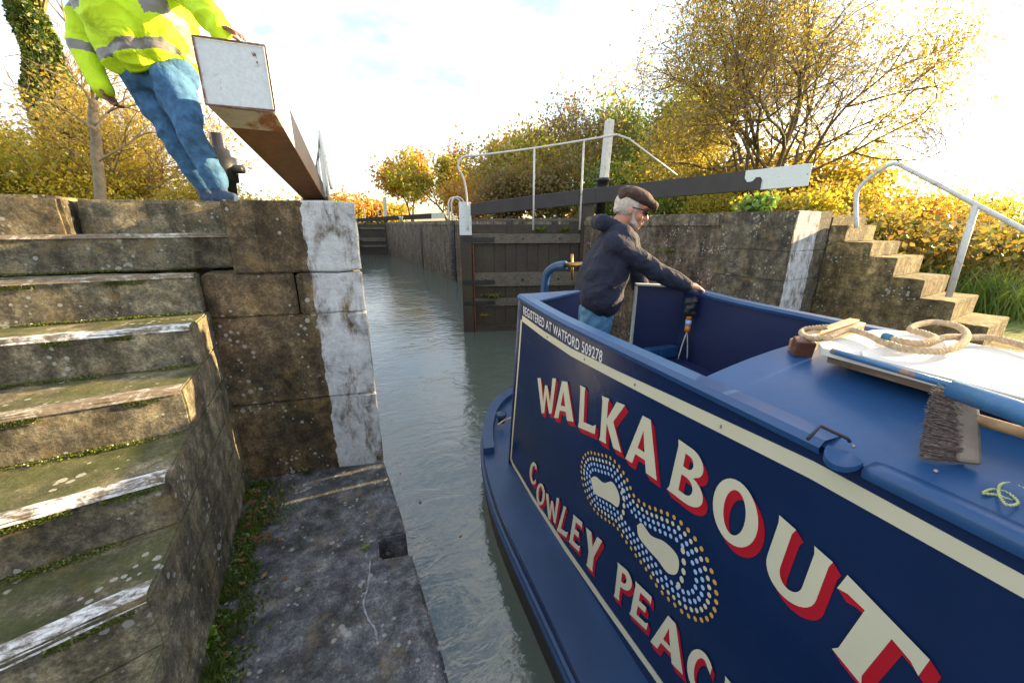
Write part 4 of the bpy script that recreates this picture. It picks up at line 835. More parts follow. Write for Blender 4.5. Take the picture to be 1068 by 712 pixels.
# mooring rope with strands
def rope(name, pts_, r, label, mat='rope', cat='rope', n=9, strands=3, pitch=.035):
    path = smoothpath(pts_, n); mb = MB(); L_ = [0]
    for a, b in zip(path, path[1:]): L_.append(L_[-1]+(b-a).length)
    Lt = L_[-1]; m = int(Lt/(r*.55)); dense = []
    j = 0
    for i in range(m+1):
        s__ = Lt*i/m
        while j < len(L_)-2 and L_[j+1] < s__: j += 1
        dense.append(path[j].lerp(path[j+1], (s__-L_[j])/max(1e-9, L_[j+1]-L_[j])))
    for k in range(strands):
        u = None; pp = []
        for i, p in enumerate(dense):
            d = (dense[min(i+1, m)]-dense[max(i-1, 0)]).normalized(); u = u or d.orthogonal().normalized(); u = (u-d*u.dot(d)).normalized(); w_ = d.cross(u)
            a = 2*math.pi*(k/strands+i*r*.55/pitch); pp.append(p+(u*math.cos(a)+w_*math.sin(a))*r*.52)
        mb.tube(pp, r*.56, 7)
    o = mb.build(name, M[mat], None, True); return tag(o, label, cat)
zr = 1.300
rp = [atz(1090, 367, zr), atz(1040, 353, zr), atz(1010, 352, zr+.004), atz(985, 352, zr+.012), atz(955, 362, zr-.002), atz(925, 358, zr), atz(905, 349, zr), atz(885, 344, zr), atz(862, 352, zr-.010), atz(843, 352, 1.275), atz(836, 347, 1.265), atz(842, 343, 1.268), atz(862, 341, 1.29)]
rope('mooring_rope', rp, .0088, 'thick hemp mooring rope curling along the gangplank to the wooden chock')
rp = [atz(1060, 354, zr), atz(1030, 350, zr), atz(1008, 352, zr+.012), atz(1000, 362, zr+.012), atz(975, 366, zr+.013), atz(945, 362, zr+.013), atz(930, 352, zr+.01)]
lp = [atz(x, y, zr+.012) for x, y in ((922, 351), (940, 356), (960, 358), (975, 353), (962, 347), (950, 344), (956, 339), (975, 336), (998, 340), (1008, 349), (1000, 361), (975, 366), (945, 364), (925, 358))]
rope('rope_loop', lp, .0088, 'coiled loop of hemp rope with a blue taped end on the gangplank')
MB()
o = MB().tube([lp[0]-BN*.0+Vector((0, 0, .001)), lp[0].lerp(lp[1], .55)+Vector((0, 0, .001))], .0108, 10).build('whipping', M['tape'], None, True); tag(o, 'blue tape whipping round the free rope end', 'tape')
zs_ = 1.170
sp = [atz(x, y, zs_+.001*i) for i, (x, y) in enumerate(((1090, 520), (1060, 522), (1040, 516), (1026, 514), (1036, 510), (1052, 514), (1062, 524), (1050, 526), (1042, 514), (1044, 505), (1056, 504), (1075, 512), (1095, 514)))]
rope('cord', sp, .0022, 'thin yellow-green cord tangled on the blue roof edge', 'string', 'cord', 6, 2, .012)
#ENDBOAT

# ------------------------------------------------------------------ people
def capsule(mb, p, q, a, b, n=14):
    p = Vector(p); q = Vector(q); d = (q-p); L_ = d.length
    if L_ < 1e-5: return mb.ball(p, a, n)
    d.normalize(); pts = []; rr = []
    for k in range(5): t = math.pi/2*(1-k/5); pts.append(p-d*a*math.sin(t)); rr.append(max(.0005, a*math.cos(t)))
    pts += [p, q]; rr += [a, b]
    for k in range(1, 6): t = math.pi/2*k/5; pts.append(q+d*b*math.sin(t)); rr.append(max(.0005, b*math.cos(t)))
    return mb.tube(pts, rr, n)
def chain(mb, pts, rr):
    for i in range(len(pts)-1): capsule(mb, pts[i], pts[i+1], rr[i], rr[i+1])
def organic(mb, name, mats, parent, vox=.011, smooth=6, wr=0.0, wsc=5, paint_fn=None):
    """fuse overlapping volumes into one continuous surface, smooth it and give cloth folds"""
    me = mb.mesh(name); ob = bpy.data.objects.new(name, me); C.objects.link(ob)
    r = ob.modifiers.new('r', 'REMESH'); r.mode = 'VOXEL'; r.voxel_size = vox; sm = ob.modifiers.new('s', 'SMOOTH'); sm.iterations = smooth; sm.factor = .6
    bpy.context.view_layer.update(); dg = bpy.context.evaluated_depsgraph_get(); m2 = bpy.data.meshes.new_from_object(ob.evaluated_get(dg)); bpy.data.objects.remove(ob)
    m2.name = name
    if wr:
        nn = [v.normal.copy() for v in m2.vertices]
        for v, n_ in zip(m2.vertices, nn):
            q = v.co*wsc; f = noise.noise(Vector((q.x, q.y, q.z*1.3))+noise.noise_vector(q*.6)*1.3); v.co += n_*wr*(1-abs(f)*3.2)
    o = link(name, m2, mats, parent, True)
    if paint_fn:
        mw = MAT.get(parent, Matrix())
        for p in m2.polygons: p.material_index = paint_fn(mw @ p.center)
    return o
def hand(mb, wrist, fwd, palm_n, side, sc=1.0, curl=.5):
    """palm, four unequal bent fingers and a thumb leaving the side of the palm"""
    f = Vector(fwd).normalized(); n_ = Vector(palm_n); n_ = (n_-f*n_.dot(f)).normalized(); s_ = f.cross(n_)*side
    for k in range(4): capsule(mb, wrist+s_*(k-1.5)*.012*sc, wrist+f*.085*sc+s_*(k-1.5)*.021*sc, .016*sc, .0125*sc, 10)
    for k, ln in enumerate((.070, .080, .074, .058)):
        p = wrist+f*.088*sc+s_*(1.5-k)*.0215*sc; d = f; r = .0095*sc
        for j, w_ in enumerate((.45, .32, .23)):
            a = curl*(j+.6); dd = (f*math.cos(a)+n_*math.sin(a)).normalized(); q = p+dd*ln*w_*sc*1.05; capsule(mb, p, q, r, r*.92, 8); p = q; r *= .92
    p = wrist+f*.03*sc+s_*.03*sc; q = p+(f*.5+s_*.75+n_*.35).normalized()*.045*sc; capsule(mb, p, q, .015*sc, .0115*sc, 8); capsule(mb, q, q+(f*.85+s_*.25+n_*.5).normalized()*.035*sc, .011*sc, .009*sc, 8)
def head(root, c, face, tilt, sc=1.0, skin='skin', hair='hair', glasses=True, beard=True):
    """c centre of the skull; face = horizontal facing direction; tilt = radians nodding down"""
    f0 = Vector(face).normalized(); sd_ = Vector((-f0.y, f0.x, 0)); f = f0*math.cos(tilt)-Vector((0, 0, 1))*math.sin(tilt); u = sd_.cross(f)*-1
    if u.z < 0: u = -u
    H = lambda a, b, k: c+f*a*sc+sd_*b*sc+u*k*sc
    rot = Matrix((f, sd_, u)).transposed()
    mb = MB(); mb.ball(H(-.012, 0, .03), .098*sc, 20, 0, (1.02, .80, .98), rot); mb.ball(H(.028, 0, -.035), .075*sc, 18, 0, (.92, .84, 1.05), rot)
    capsule(mb, H(.035, 0, -.075), H(.072, 0, -.098), .045*sc, .026*sc)       # jaw and chin
    capsule(mb, H(.088, 0, .012), H(.113, 0, -.026), .010*sc, .016*sc, 10)     # nose
    for k in (-1, 1):
        mb.ball(H(.100, .013*k, -.034), .010*sc, 8); mb.ball(H(-.005, .082*k, -.012), .03*sc, 12, 0, (.62, .35, 1.05), rot)
        capsule(mb, H(.088, .022*k, .036), H(.078, .05*k, .034), .012*sc, .010*sc, 8); mb.ball(H(.062, .045*k, -.03), .028*sc, 10)
    capsule(mb, H(.094, -.022, -.068), H(.094, .022, -.068), .0085*sc, .0085*sc, 8); capsule(mb, H(.092, -.018, -.079), H(.092, .018, -.079), .009*sc, .009*sc, 8)
    capsule(mb, H(-.02, 0, -.06), H(-.045, 0, -.17), .058*sc, .062*sc)
    organic(mb, 'head', M[skin], root, .0055, 3)
    hb = MB(); hb.ball(H(-.028, 0, .025), .104*sc, 18, 0, (.95, .86, .98), rot); capsule(hb, H(-.085, -.03, -.03), H(-.085, .03, -.03), .03*sc, .03*sc)
    for k in (-1, 1): capsule(hb, H(.012, .074*k, .03), H(.018, .075*k, -.012), .014*sc, .010*sc, 8)
    organic(hb, 'hair', M[hair], root, .006, 3, .002, 40)
    if beard:
        bb = MB(); capsule(bb, H(.07, 0, -.088), H(.04, .045, -.075), .026*sc, .02*sc); capsule(bb, H(.07, 0, -.088), H(.04, -.045, -.075), .026*sc, .02*sc)
        for k in (-1, 1): capsule(bb, H(.04, .048*k, -.075), H(.012, .074*k, -.02), .014*sc, .008*sc)
        capsule(bb, H(.101, -.02, -.056), H(.101, .02, -.056), .006*sc, .006*sc, 8); organic(bb, 'beard', M['hair'], root, .005, 3, .0015, 60)
    if glasses:
        gb_ = MB()
        for k in (-1, 1): gb_.ball(H(.098, .034*k, .006), .026*sc, 14, 0, (.4, 1.1, .82), rot); gb_.tube([H(.094, .055*k, .014), H(.078, .080*k, .014), H(-.005, .090*k, .006)], .0036*sc, 6)
        gb_.tube([H(.100, -.014, .018), H(.100, .014, .018)], .003*sc, 6).build('sunglasses', M['glass_dark'], root, True)
    return H, rot, f, sd_, u
V = lambda r, D, z: RT*r+FW*D+Vector((0, 0, z))
# the man on the stern deck
DM = 2.72
pm = thing('person', 'man in brown flat cap, sunglasses and dark blue jumper standing at the boat stern', 'person', V(.60, DM, .02))
def at2(px, py, D): return at(px, py, D)
neck = at(638, 238, DM)
sh_n = at(641, 256, DM-.17); sh_f = at(655, 252, DM+.19)
hipc = at(622, 338, DM)
jb = MB()
sp_ = [at(643, 250, DM), at(634, 268, DM), at(627, 290, DM), at(624, 306, DM), at(625, 309, DM)]
for off, rs in ((-.11, (.105, .128, .145, .145, .130)), (.0, (.11, .135, .158, .160, .142)), (.11, (.105, .128, .145, .145, .130))):
    chain(jb, [p+FW*off+RT*(.015*(i == 1)) for i, p in enumerate(sp_)], rs)
capsule(jb, sh_n, at(640, 262, DM-.08), .085, .1); capsule(jb, sh_f, at(640, 262, DM+.08), .085, .1)
elb = at(684, 284, DM-.20); wr_ = at(717, 297, 2.50)
chain(jb, [sh_n, sh_n.lerp(elb, .5)+Vector((0, 0, .008)), elb, elb.lerp(wr_, .55), wr_], [.083, .072, .060, .054, .043])
elf = at(668, 300, DM+.24); wf = at(690, 318, DM+.10); chain(jb, [sh_f, elf, wf], [.08, .06, .043])
hood = at(628, 232, DM); capsule(jb, hood+FW*-.075+RT*-.01, hood+FW*.075+RT*-.01, .052, .052); capsule(jb, hood+FW*-.085, neck+FW*-.06+RT*.10+Vector((0, 0, -.02)), .04, .026); capsule(jb, hood+FW*.085, neck+FW*.06+RT*.10+Vector((0, 0, -.02)), .04, .026)
organic(jb, 'jumper', M['jumper'], pm, .012, 6, .009, 4.5)
lg = MB(); wst = at(620, 322, DM)
for k, fx in ((-1, -.05), (1, .10)):
    h_ = at(621, 338, DM+.09*k); kn = V(.60+fx, DM+.17+.13*k, .48); an = V(.58+fx*1.6, DM+.20+.16*k, .02); chain(lg, [wst+FW*.07*k, h_, kn, an+Vector((0, 0, .06))], [.125, .112, .070, .055])
organic(lg, 'jeans', M['jeans_pale'], pm, .013, 5, .008, 8)
ft = MB()
for k, fx in ((-1, -.05), (1, .10)):
    an = V(.58+fx*1.6, DM+.20+.16*k, -.02); chain(ft, [an+Vector((0, 0, .06)), an+RT*.02, an+RT*.15+Vector((0, 0, -.02))], [.05, .055, .042])
organic(ft, 'boots', M['galv_dark'], pm, .012, 3)
hb_ = MB(); tgt = B(-.235, 1.215, 1.205); fw_ = (tgt-wr_); hand(hb_, wr_-fw_.normalized()*.015, RT*1+Vector((0, 0, -.18)), Vector((0, 0, -1))+FW*.2, 1, 1.0, .62)
capsule(hb_, wr_-RT*.05+Vector((0, 0, .008)), wr_, .030, .028); organic(hb_, 'hand', M['skin'], pm, .0042, 2)
h2 = MB(); hand(h2, wf, RT*.6+Vector((0, 0, -1)), RT*-1, -1, 1.0, .5); organic(h2, 'hand', M['skin'], pm, .005, 2)
Hc = at(659, 218, DM); H_, rot_, f_, sd__, u_ = head(pm, Hc, RT*1+FW*-.22, .34, 1.0)
cb = MB(); cb.ball(H_(-.010, 0, .082), .115, 20, 0, (1.06, .95, .48), rot_); cb.ball(H_(.060, 0, .070), .09, 18, 0, (1.05, .98, .36), rot_)
capsule(cb, H_(.116, -.045, .056), H_(.116, .045, .056), .016, .016); capsule(cb, H_(.141, -.03, .047), H_(.141, .03, .047), .011, .011); capsule(cb, H_(-.085, -.045, .055), H_(-.085, .045, .055), .034, .034)
organic(cb, 'flat_cap', M['cap'], pm, .006, 4, .002, 22)

# the man in hi-vis leaning on the left beam
DL = 2.95
pl_ = thing('person', 'person in yellow hi-vis jacket and blue jeans leaning back against the lock beam', 'person', at(215, 206, DL))
hipL = at(160, 92, DL)
lg = MB()
def leg(mb, a, k_, n_, r=(.118, .102, .078, .070, .068)):
    chain(mb, [a, a.lerp(k_, .5), k_, k_.lerp(n_, .5), n_], r)
leg(lg, at(153, 86, DL+.05), at(183, 146, DL+.02), at(213, 194, DL+.10)); leg(lg, at(180, 86, DL-.04), at(199, 138, DL-.10), at(226, 190, DL-.08))
capsule(lg, at(149, 82, DL), at(184, 78, DL), .125, .115); organic(lg, 'jeans', M['jeans'], pl_, .010, 6, .010, 5)
ft = MB()
for px, dd in ((215, .10), (229, -.08)):
    a = at(px, 199, DL+dd); a.z = COP+.055; chain(ft, [a+Vector((0, 0, .05)), a, a+RT*.13-FW*.06+Vector((0, 0, -.015))], [.05, .05, .036])
organic(ft, 'shoes', M['dark_cloth'], pl_, .011, 3)
jk = MB(); hem = at(158, 60, DL); mid = at(143, 30, DL); ch_ = at(138, -10, DL); shl = at(98, -22, DL+.02); shr = at(172, -32, DL)
for off, sc_ in ((-.10, .88), (0, 1), (.10, .88)):
    chain(jk, [hem+FW*off, at(152, 44, DL)+FW*off, mid+FW*off, ch_+FW*off], [.150*sc_, .185*sc_, .20*sc_, .20*sc_])
    chain(jk, [at(139, 68, DL)+FW*off, at(128, 42, DL)+FW*off, at(116, 5, DL)+FW*off], [.10*sc_, .115*sc_, .13*sc_])
    chain(jk, [at(177, 54, DL)+FW*off, at(172, 30, DL)+FW*off, at(165, -5, DL)+FW*off], [.11*sc_, .13*sc_, .14*sc_])
capsule(jk, ch_, shl, .18, .11); capsule(jk, ch_, shr, .18, .11)
eL = at(86, 42, DL-.06); wL = at(108, 92, DL-.10); chain(jk, [shl, shl.lerp(eL, .5), eL, wL], [.10, .088, .075, .058])
eR = at(205, -2, DL-.15); wR = at(228, 30, 2.72); chain(jk, [shr, shr.lerp(eR, .5), eR, wR], [.11, .10, .08, .062])
# reflective bands: two round the body, braces over the shoulders, bands on the sleeves
axis = (mid-hem).normalized()
def hv(p):
    t = (p-hem).dot(axis); q = p-hem-axis*t; rr = q.dot(RT)
    dl = (p-shl); tl_ = dl.dot((wL-shl).normalized())/((wL-shl).length); dr = (p-shr); tr__ = dr.dot((wR-shr).normalized())/((wR-shr).length)
    left_arm = (p-(shl.lerp(eL, min(1, max(0, tl_*1.9))) if tl_ < .52 else eL.lerp(wL, min(1, (tl_-.52)/.48)))).length < .112 and rr < -.18 and t > -.35
    right_arm = rr > .215
    if left_arm: return 1 if (.26 < tl_ < .35 or .62 < tl_ < .71) else 0
    if right_arm: return 1 if .34 < tr__ < .43 else 0
    tt = t+.12*rr
    if -.045 < tt < .012 or .22 < tt < .28: return 1
    if tt > .28 and (abs(rr-.10) < .026 or abs(rr+.13) < .026): return 1
    return 0
organic(jk, 'hi_vis_jacket', [M['hivis'], M['reflective']], pl_, .0065, 12, .013, 5, hv)
hm = MB(); hand(hm, wL+RT*.005, (wL-eL).normalized()+Vector((0, 0, -.5))+RT*.3, RT*1, 1, .95, .55); organic(hm, 'hand', M['skin_dark'], pl_, .006, 2)
hm = MB(); hand(hm, wR, RT*.9+Vector((0, 0, -.15))-FW*.1, Vector((0, 0, -1)), 1, .95, .35); organic(hm, 'hand', M['skin_dark'], pl_, .006, 2)
head(pl_, at(142, -62, DL), RT*-.3+FW*.9, .1, 1.0, glasses=False, beard=False)
# torch with orange and blue stripes hanging inside the far panel
hk = B(-.12, 1.165, 1.10)
t = thing('hanging_tool', 'dark bundle with an orange and blue handle hanging inside the cockpit', 'hanging tool', hk)
p = at(718, 335, 2.50); lb_ = MB(); rn_ = random.Random(2)
for i in range(14): lb_.ball(p+RT*rn_.gauss(0, .014)+Vector((0, 0, .045+.10*i/14)), rn_.uniform(.022, .034), 8)
organic(lb_, 'dark_bundle', M['galv_dark'], t, .006, 2, .003, 30)
MB().tube([p+Vector((0, 0, .05)), p+Vector((0, 0, .01))], .018, 10).tube([p+Vector((0, 0, -.03)), p+Vector((0, 0, -.07))], .018, 10).build('orange_grip', plain('orange_plastic', (.65, .2, .02, 1), .4), t, True)
MB().tube([p+Vector((0, 0, .01)), p+Vector((0, 0, -.03))], .019, 10).build('blue_grip', M['dot_blue'], t, True)
for dx in (-.02, .015): MB().tube(smoothpath([p+Vector((0, 0, -.07)), p+RT*dx+Vector((0, 0, -.16)), p+RT*dx*1.8+Vector((0, 0, -.27))], 4), .004, 6).build('cable', M['galv'], t, True)
#ENDPEOPLE

# ------------------------------------------------------------------ trees, bushes and ground plants
GZ = COP-.06
def gp(px, D, z=GZ): p = at(px, 230, D); return (p.x, p.y, z)
tree('willow_tree', 'big spreading golden tree with dense dark twigs rising above the white beam end', gp(780, 12.5), 9.4, 1.35, 7, 6, 3, .08, 'leaf_gold', 32000, .045, .22, 18, 'bark_olive', None, 'tree', (0, 0), .2, .24, None, (Vector(gp(782, 12.5, 5.2)), (4.5, 3.8, 4.4)))
for i, (px, D, h_, lf, lab) in enumerate([(535, 20, 2.6, 'leaf_brown', 'brown bush low behind the gate rail posts'), (585, 19, 2.9, 'leaf_brown', 'brown-green bush behind the middle of the gate handrail'), (640, 18, 2.6, 'leaf_green', 'green bush behind the white paddle post'), (695, 16, 2.3, 'leaf_yellow', 'yellow-green bush to the right of the flat cap'), (745, 15, 2.4, 'leaf_gold', 'golden bush at the left foot of the big tree'), (860, 14, 2.2, 'leaf_gold', 'golden bush at the right foot of the big tree'), (500, 24, 2.4, 'leaf_orange', 'orange bush behind the curved end of the gate rail'), (800, 15, 2.6, 'leaf_gold', 'golden bush under the middle of the big tree')]):
    bush('thicket_bush', lab, gp(px, D), (1.9, 1.4, h_), lf, 6500, .10, 120+i, 'bush', 'bushes filling the thicket', 20)
tree('thicket_tree', 'broad brown and green autumn tree behind the gate paddle post', gp(600, 24), 7.6, 1.0, 4, 5, 3, .12, 'leaf_brown', 9000, .10, .40, 21, 'bark', 'autumn trees beyond the gate')
tree('thicket_tree', 'green tree just right of the white paddle post', gp(672, 22), 6.6, 1.0, 3, 5, 3, .12, 'leaf_green', 8000, .12, .4, 22, 'bark', 'autumn trees beyond the gate')
tree('thicket_tree', 'orange tree left of the brown thicket over the gate handrail', gp(525, 28), 6.2, 1.0, 3, 5, 3, .12, 'leaf_orange', 8000, .13, .42, 23, 'bark', 'autumn trees beyond the gate')
tree('thicket_tree', 'golden yellow tree rising highest behind the middle of the thicket', gp(622, 32), 11.5, .8, 2, 5, 3, .14, 'leaf_yellow', 6500, .14, .5, 24, 'bark_pale', 'autumn trees beyond the gate')
tree('thicket_tree', 'loose gold tree between the paddle post and the big golden tree', gp(705, 19), 5.6, 1.0, 3, 5, 3, .1, 'leaf_yellow', 7000, .12, .36, 25, 'bark', 'autumn trees beyond the gate')
tree('thicket_tree', 'dark brown leafed tree behind the left end of the gate rail', gp(560, 23), 5.8, 1.0, 4, 5, 3, .12, 'leaf_yellow', 7000, .12, .42, 26, 'bark', 'autumn trees beyond the gate')
tree('young_tree', 'small orange tree standing alone beyond the far end of the chamber', gp(431, 42), 6.8, .85, 2, 5, 3, .12, 'leaf_orange', 7000, .2, .42, 31, 'bark', 'small trees beside the chamber')
tree('young_tree', 'yellow-green tree beside the far white hooped ladder', gp(468, 38), 6.8, .85, 2, 5, 3, .12, 'leaf_yellow', 9000, .2, .45, 32, 'bark', 'small trees beside the chamber')
tree('ivy_tree', 'leaning tree clad in dark ivy at the far left', gp(98, 10.5), 9.5, .35, 1, 4, 2, .2, None, 0, .1, .2, 41, 'bark', None, 'tree', (0, .0))
# ivy clinging to it
bp = Vector(gp(98, 10.5)); iv = []
for i in range(15000):
    t_ = nr.random(); w_ = (1.0*(1-t_)+.2)*.55; a = nr.random()*6.28; lump = max(.15, 1+1.5*noise.noise(Vector((t_*5.5, math.cos(a)*1.2, math.sin(a)*1.2))))
    iv.append(bp+RT*(-.1*t_+math.cos(a)*w_*lump*nr.random()**.4)+FW*(math.sin(a)*w_)+Vector((0, 0, .3+6.0*t_)))
tag(link('ivy', leaf_mesh([tuple(p) for p in iv], .065), M['leaf_ivy']), 'dark green ivy climbing the leaning tree at the far left', 'ivy')
bt_ = thing('bare_tree', 'nearly bare young tree with a pale sunlit trunk behind the hi-vis jacket', 'tree', gp(104, 7.6))
A7 = lambda px, py, dd=0: at(px, py, 7.6+dd)
MB().tube(smoothpath([A7(105, 212), A7(104, 190), A7(101, 165), A7(100, 140), A7(97, 120), A7(98, 104)], 4), [.085]*5+[.08]*6+[.07]*6+[.062]*3+[.07], 9).build('trunk', M['bark_pale'], bt_, True)
mb = MB(); rn = random.Random(77)
def limb(pts_, r, k):
    q = smoothpath(pts_, 4); mb.tube(q, [r*(1-.75*i/(len(q)-1)) for i in range(len(q))], 5)
    if k:
        for i in range(2 if k == 2 else 3):
            a = q[rn.randrange(len(q)//3, len(q))]; d = (q[-1]-q[0])*rn.uniform(.25, .5)+RT*rn.gauss(0, .22)+FW*rn.gauss(0, .25)+Vector((0, 0, rn.gauss(.15, .15))); limb([a, a+d*.5+RT*rn.gauss(0, .05), a+d], r*.5, k-1)
for c_ in ([(98, 106), (93, 80), (78, 52), (66, 12), (60, -40)], [(99, 108), (107, 85), (104, 55), (112, 10)], [(100, 135), (80, 122), (55, 108), (38, 104)], [(101, 135), (112, 118), (128, 112), (150, 118)], [(103, 168), (125, 155), (150, 140), (168, 138)], [(97, 112), (86, 92), (70, 84)]):
    limb([A7(x, y, rn.gauss(0, .15)) for x, y in c_], .026, 3)
link('branches', mb.mesh(), M['twig'], bt_)
tree('bare_tree', 'leafless twiggy tree at the left edge behind the ivy', gp(10, 13), 8.5, .8, 2, 5, 3, .08, None, 0, .1, .2, 44, 'bark_pale', None, 'tree', (.1, 0))
for i, (px, D, h_, lf, lab) in enumerate([(25, 9.5, 2.5, 'leaf_yellow', 'airy yellow-green tree in front of the ivy at the far left'), (135, 9.5, 2.9, 'leaf_gold', 'airy golden tree just right of the pale bare trunk'), (185, 11.5, 3.4, 'leaf_gold', 'airy golden tree behind the legs of the hi-vis worker'), (80, 12, 3.4, 'leaf_yellow', 'airy golden tree between the ivy and the pale trunk')]):
    tree('golden_tree', lab, gp(px, D), h_, 1.1, 3, 5, 3, .05, lf, 5000, .042, .16, 60+i, 'bark_pale', 'airy golden trees on the left bank', 'tree', (RT.x*.1, RT.y*.1))
lb = [(8, 9, 1.5, 1.9, 'leaf_gold', 'golden bush at the far left edge under the ivy tree'), (60, 8.5, 1.3, 1.6, 'leaf_yellow', 'yellow-green bush below the ivy covered trunk'), (112, 9.5, 1.5, 1.5, 'leaf_gold', 'golden bush round the foot of the bare pale tree'), (160, 10, 1.5, 1.5, 'leaf_gold', 'golden bush behind the blue jeans of the hi-vis worker'), (-60, 8, 1.6, 2.2, 'leaf_yellow', 'yellow bush just off the left of the steps'), (205, 9, 1.0, .9, 'leaf_gold', 'low golden bush beside the worker and the paddle gear'), (85, 12, 2.2, 2.0, 'leaf_gold', 'tall thin gold bush behind the pale trunk'), (265, 16, 1.8, .9, 'leaf_orange', 'low orange bush glimpsed under the raised beam')]
for i, (px, D, r_, h_, lf, lab) in enumerate(lb): bush('golden_bush', lab, gp(px, D), (r_, r_*.8, h_), lf, 13000 if h_ > 1 else 5000, .046, 50+i, 'bush', 'golden bushes along the left bank')
for i, (px, D, h_, lf, lab) in enumerate([(372, 90, 5.6, 'leaf_orange', 'far orange treeline clump just above the white pillar corner'), (398, 95, 5.0, 'leaf_gold', 'far golden treeline clump beyond the head gates'), (300, 80, 4.2, 'leaf_gold', 'far golden treeline clump behind the raised beam'), (345, 85, 4.6, 'leaf_yellow', 'far yellow-green treeline clump beyond the left gate')]):
    bush('distant_tree', lab, gp(px, D), (7, 4, h_), lf, 4500, .45, 70+i, 'tree', 'distant trees beyond the lock')
for i, (px, D, h_, r_, lf, lab) in enumerate([(945, 30, 3.3, 3.0, 'leaf_orange', 'orange tree beyond the right hedge under the handrail arch'), (985, 34, 3.9, 3.4, 'leaf_gold', 'golden tree beyond the hedge near the handrail post'), (1045, 38, 4.6, 4.5, 'leaf_yellow', 'yellow-green tree beyond the hedge at the right edge'), (905, 26, 2.6, 2.4, 'leaf_yellow', 'yellow bush beyond the right hedge beside the big tree')]):
    bush('field_tree', lab, gp(px, D, .3), (r_, r_, h_+.3), lf, 5000, .17, 80+i, 'tree', 'trees across the right hand field')
# trees between the big one and the thicket, low scrub along the right lockside
for i, (px, D, h_, r_, lf, lab) in enumerate([(735, 13, .9, 1.6, 'leaf_yellow', 'yellow scrub under the middle of the right balance beam'), (690, 14.5, .8, 1.6, 'leaf_green', 'green scrub behind the flat cap below the beam'), (870, 11, .95, 1.3, 'leaf_gold', 'golden scrub at the foot of the big tree beside the handrail'), (650, 17, 1.0, 1.6, 'leaf_green', 'green scrub behind the paddle gear housing'), (820, 9.5, .55, 1.0, 'leaf_yellow', 'low yellow scrub behind the right pillar')]):
    bush('scrub', lab, gp(px, D), (r_, 1.0, h_), lf, 5000, .06, 90+i, 'scrub', 'scrub along the right lockside')
bush('elder_bush', 'fresh light green shoots growing on the wall top below the white beam end', gp(786, 5.4, COP-.02), (.30, .18, .30), 'leaf_fresh', 800, .045, 96, 'shrub')
# bramble hedge beyond the right steps
for i, (px, D, top, lf, lab) in enumerate([(905, 6.9, 1.72, 'leaf_hedge', 'golden bramble hedge just behind the top of the right steps'), (965, 6.9, 1.68, 'leaf_hedge', 'golden bramble hedge between the steps and the handrail post'), (1020, 7.0, 1.62, 'leaf_hedge', 'golden bramble hedge behind the white handrail post'), (1075, 7.1, 1.55, 'leaf_hedge', 'yellow-green bramble hedge at the right edge'), (1150, 7.4, 1.55, 'leaf_hedge', 'bramble hedge past the right edge')]):
    bush('bramble_hedge', lab, gp(px, D, .25), (1.15, .9, top-.2), lf, 9000, .06, 100+i, 'hedge', 'bramble hedge behind the right steps', 26)
for i, (px, D, lab) in enumerate([(1040, 5.75, 'tall green grass tuft at the foot of the hedge by the right edge'), (985, 6.0, 'tall green grass tuft behind the handrail post'), (1085, 5.6, 'tall green grass tuft past the right edge')]):
    b0 = Vector(gp(px, D, .25)); mb = MB(); rn = random.Random(i)
    for k in range(220):
        p = b0+RT*rn.gauss(0, .30)+FW*rn.gauss(0, .15); t_ = Vector((rn.gauss(0, .2), rn.gauss(0, .2), 1)); h_ = rn.uniform(.4, .95); w_ = RT*.009
        a, m_, e = p, p+t_*h_*.55, p+t_*h_+Vector((t_.x, t_.y, -.12))*h_*.6; mb.add([a-w_, a+w_, m_+w_*.8, m_-w_*.8, e], [(0, 1, 2, 3), (3, 2, 4)])
    o = mb.build('grass_tuft', M['leaf_green']); o['kind'] = 'stuff'
# grass on the locksides
def blades(name, pts_, h, mat, w=.004):
    n = len(pts_); P_ = np.asarray(pts_, float); d = rng.normal(size=(n, 3))*.35; d[:, 2] = 1; hh = (h*(.5+rng.random(n)))[:, None]; a = rng.random(n)*6.28; s_ = np.stack([np.cos(a), np.sin(a), 0*a], 1)*w
    v = np.stack([P_-s_, P_+s_, P_+d*hh], 1).reshape(-1, 3); me = bpy.data.meshes.new(name); me.vertices.add(3*n); me.vertices.foreach_set('co', v.ravel()); me.loops.add(3*n); me.loops.foreach_set('vertex_index', np.arange(3*n))
    me.polygons.add(n); me.polygons.foreach_set('loop_start', np.arange(0, 3*n, 3)); me.polygons.foreach_set('loop_total', np.full(n, 3)); me.update(); o = link(name, me, M[mat]); o['kind'] = 'stuff'; return o
pts_ = [(rng.uniform(LXR+.62, 9), rng.uniform(3.4, 12), COP-.07) for _ in range(16000)]+[(rng.uniform(LXR+.62, 14), rng.uniform(10, 36), COP-.07) for _ in range(26000)]+[(rng.uniform(-3, -.35), rng.uniform(3.56, 8), COP-.05) for _ in range(12000)]
blades('grass', pts_, .07, 'grass', .006)
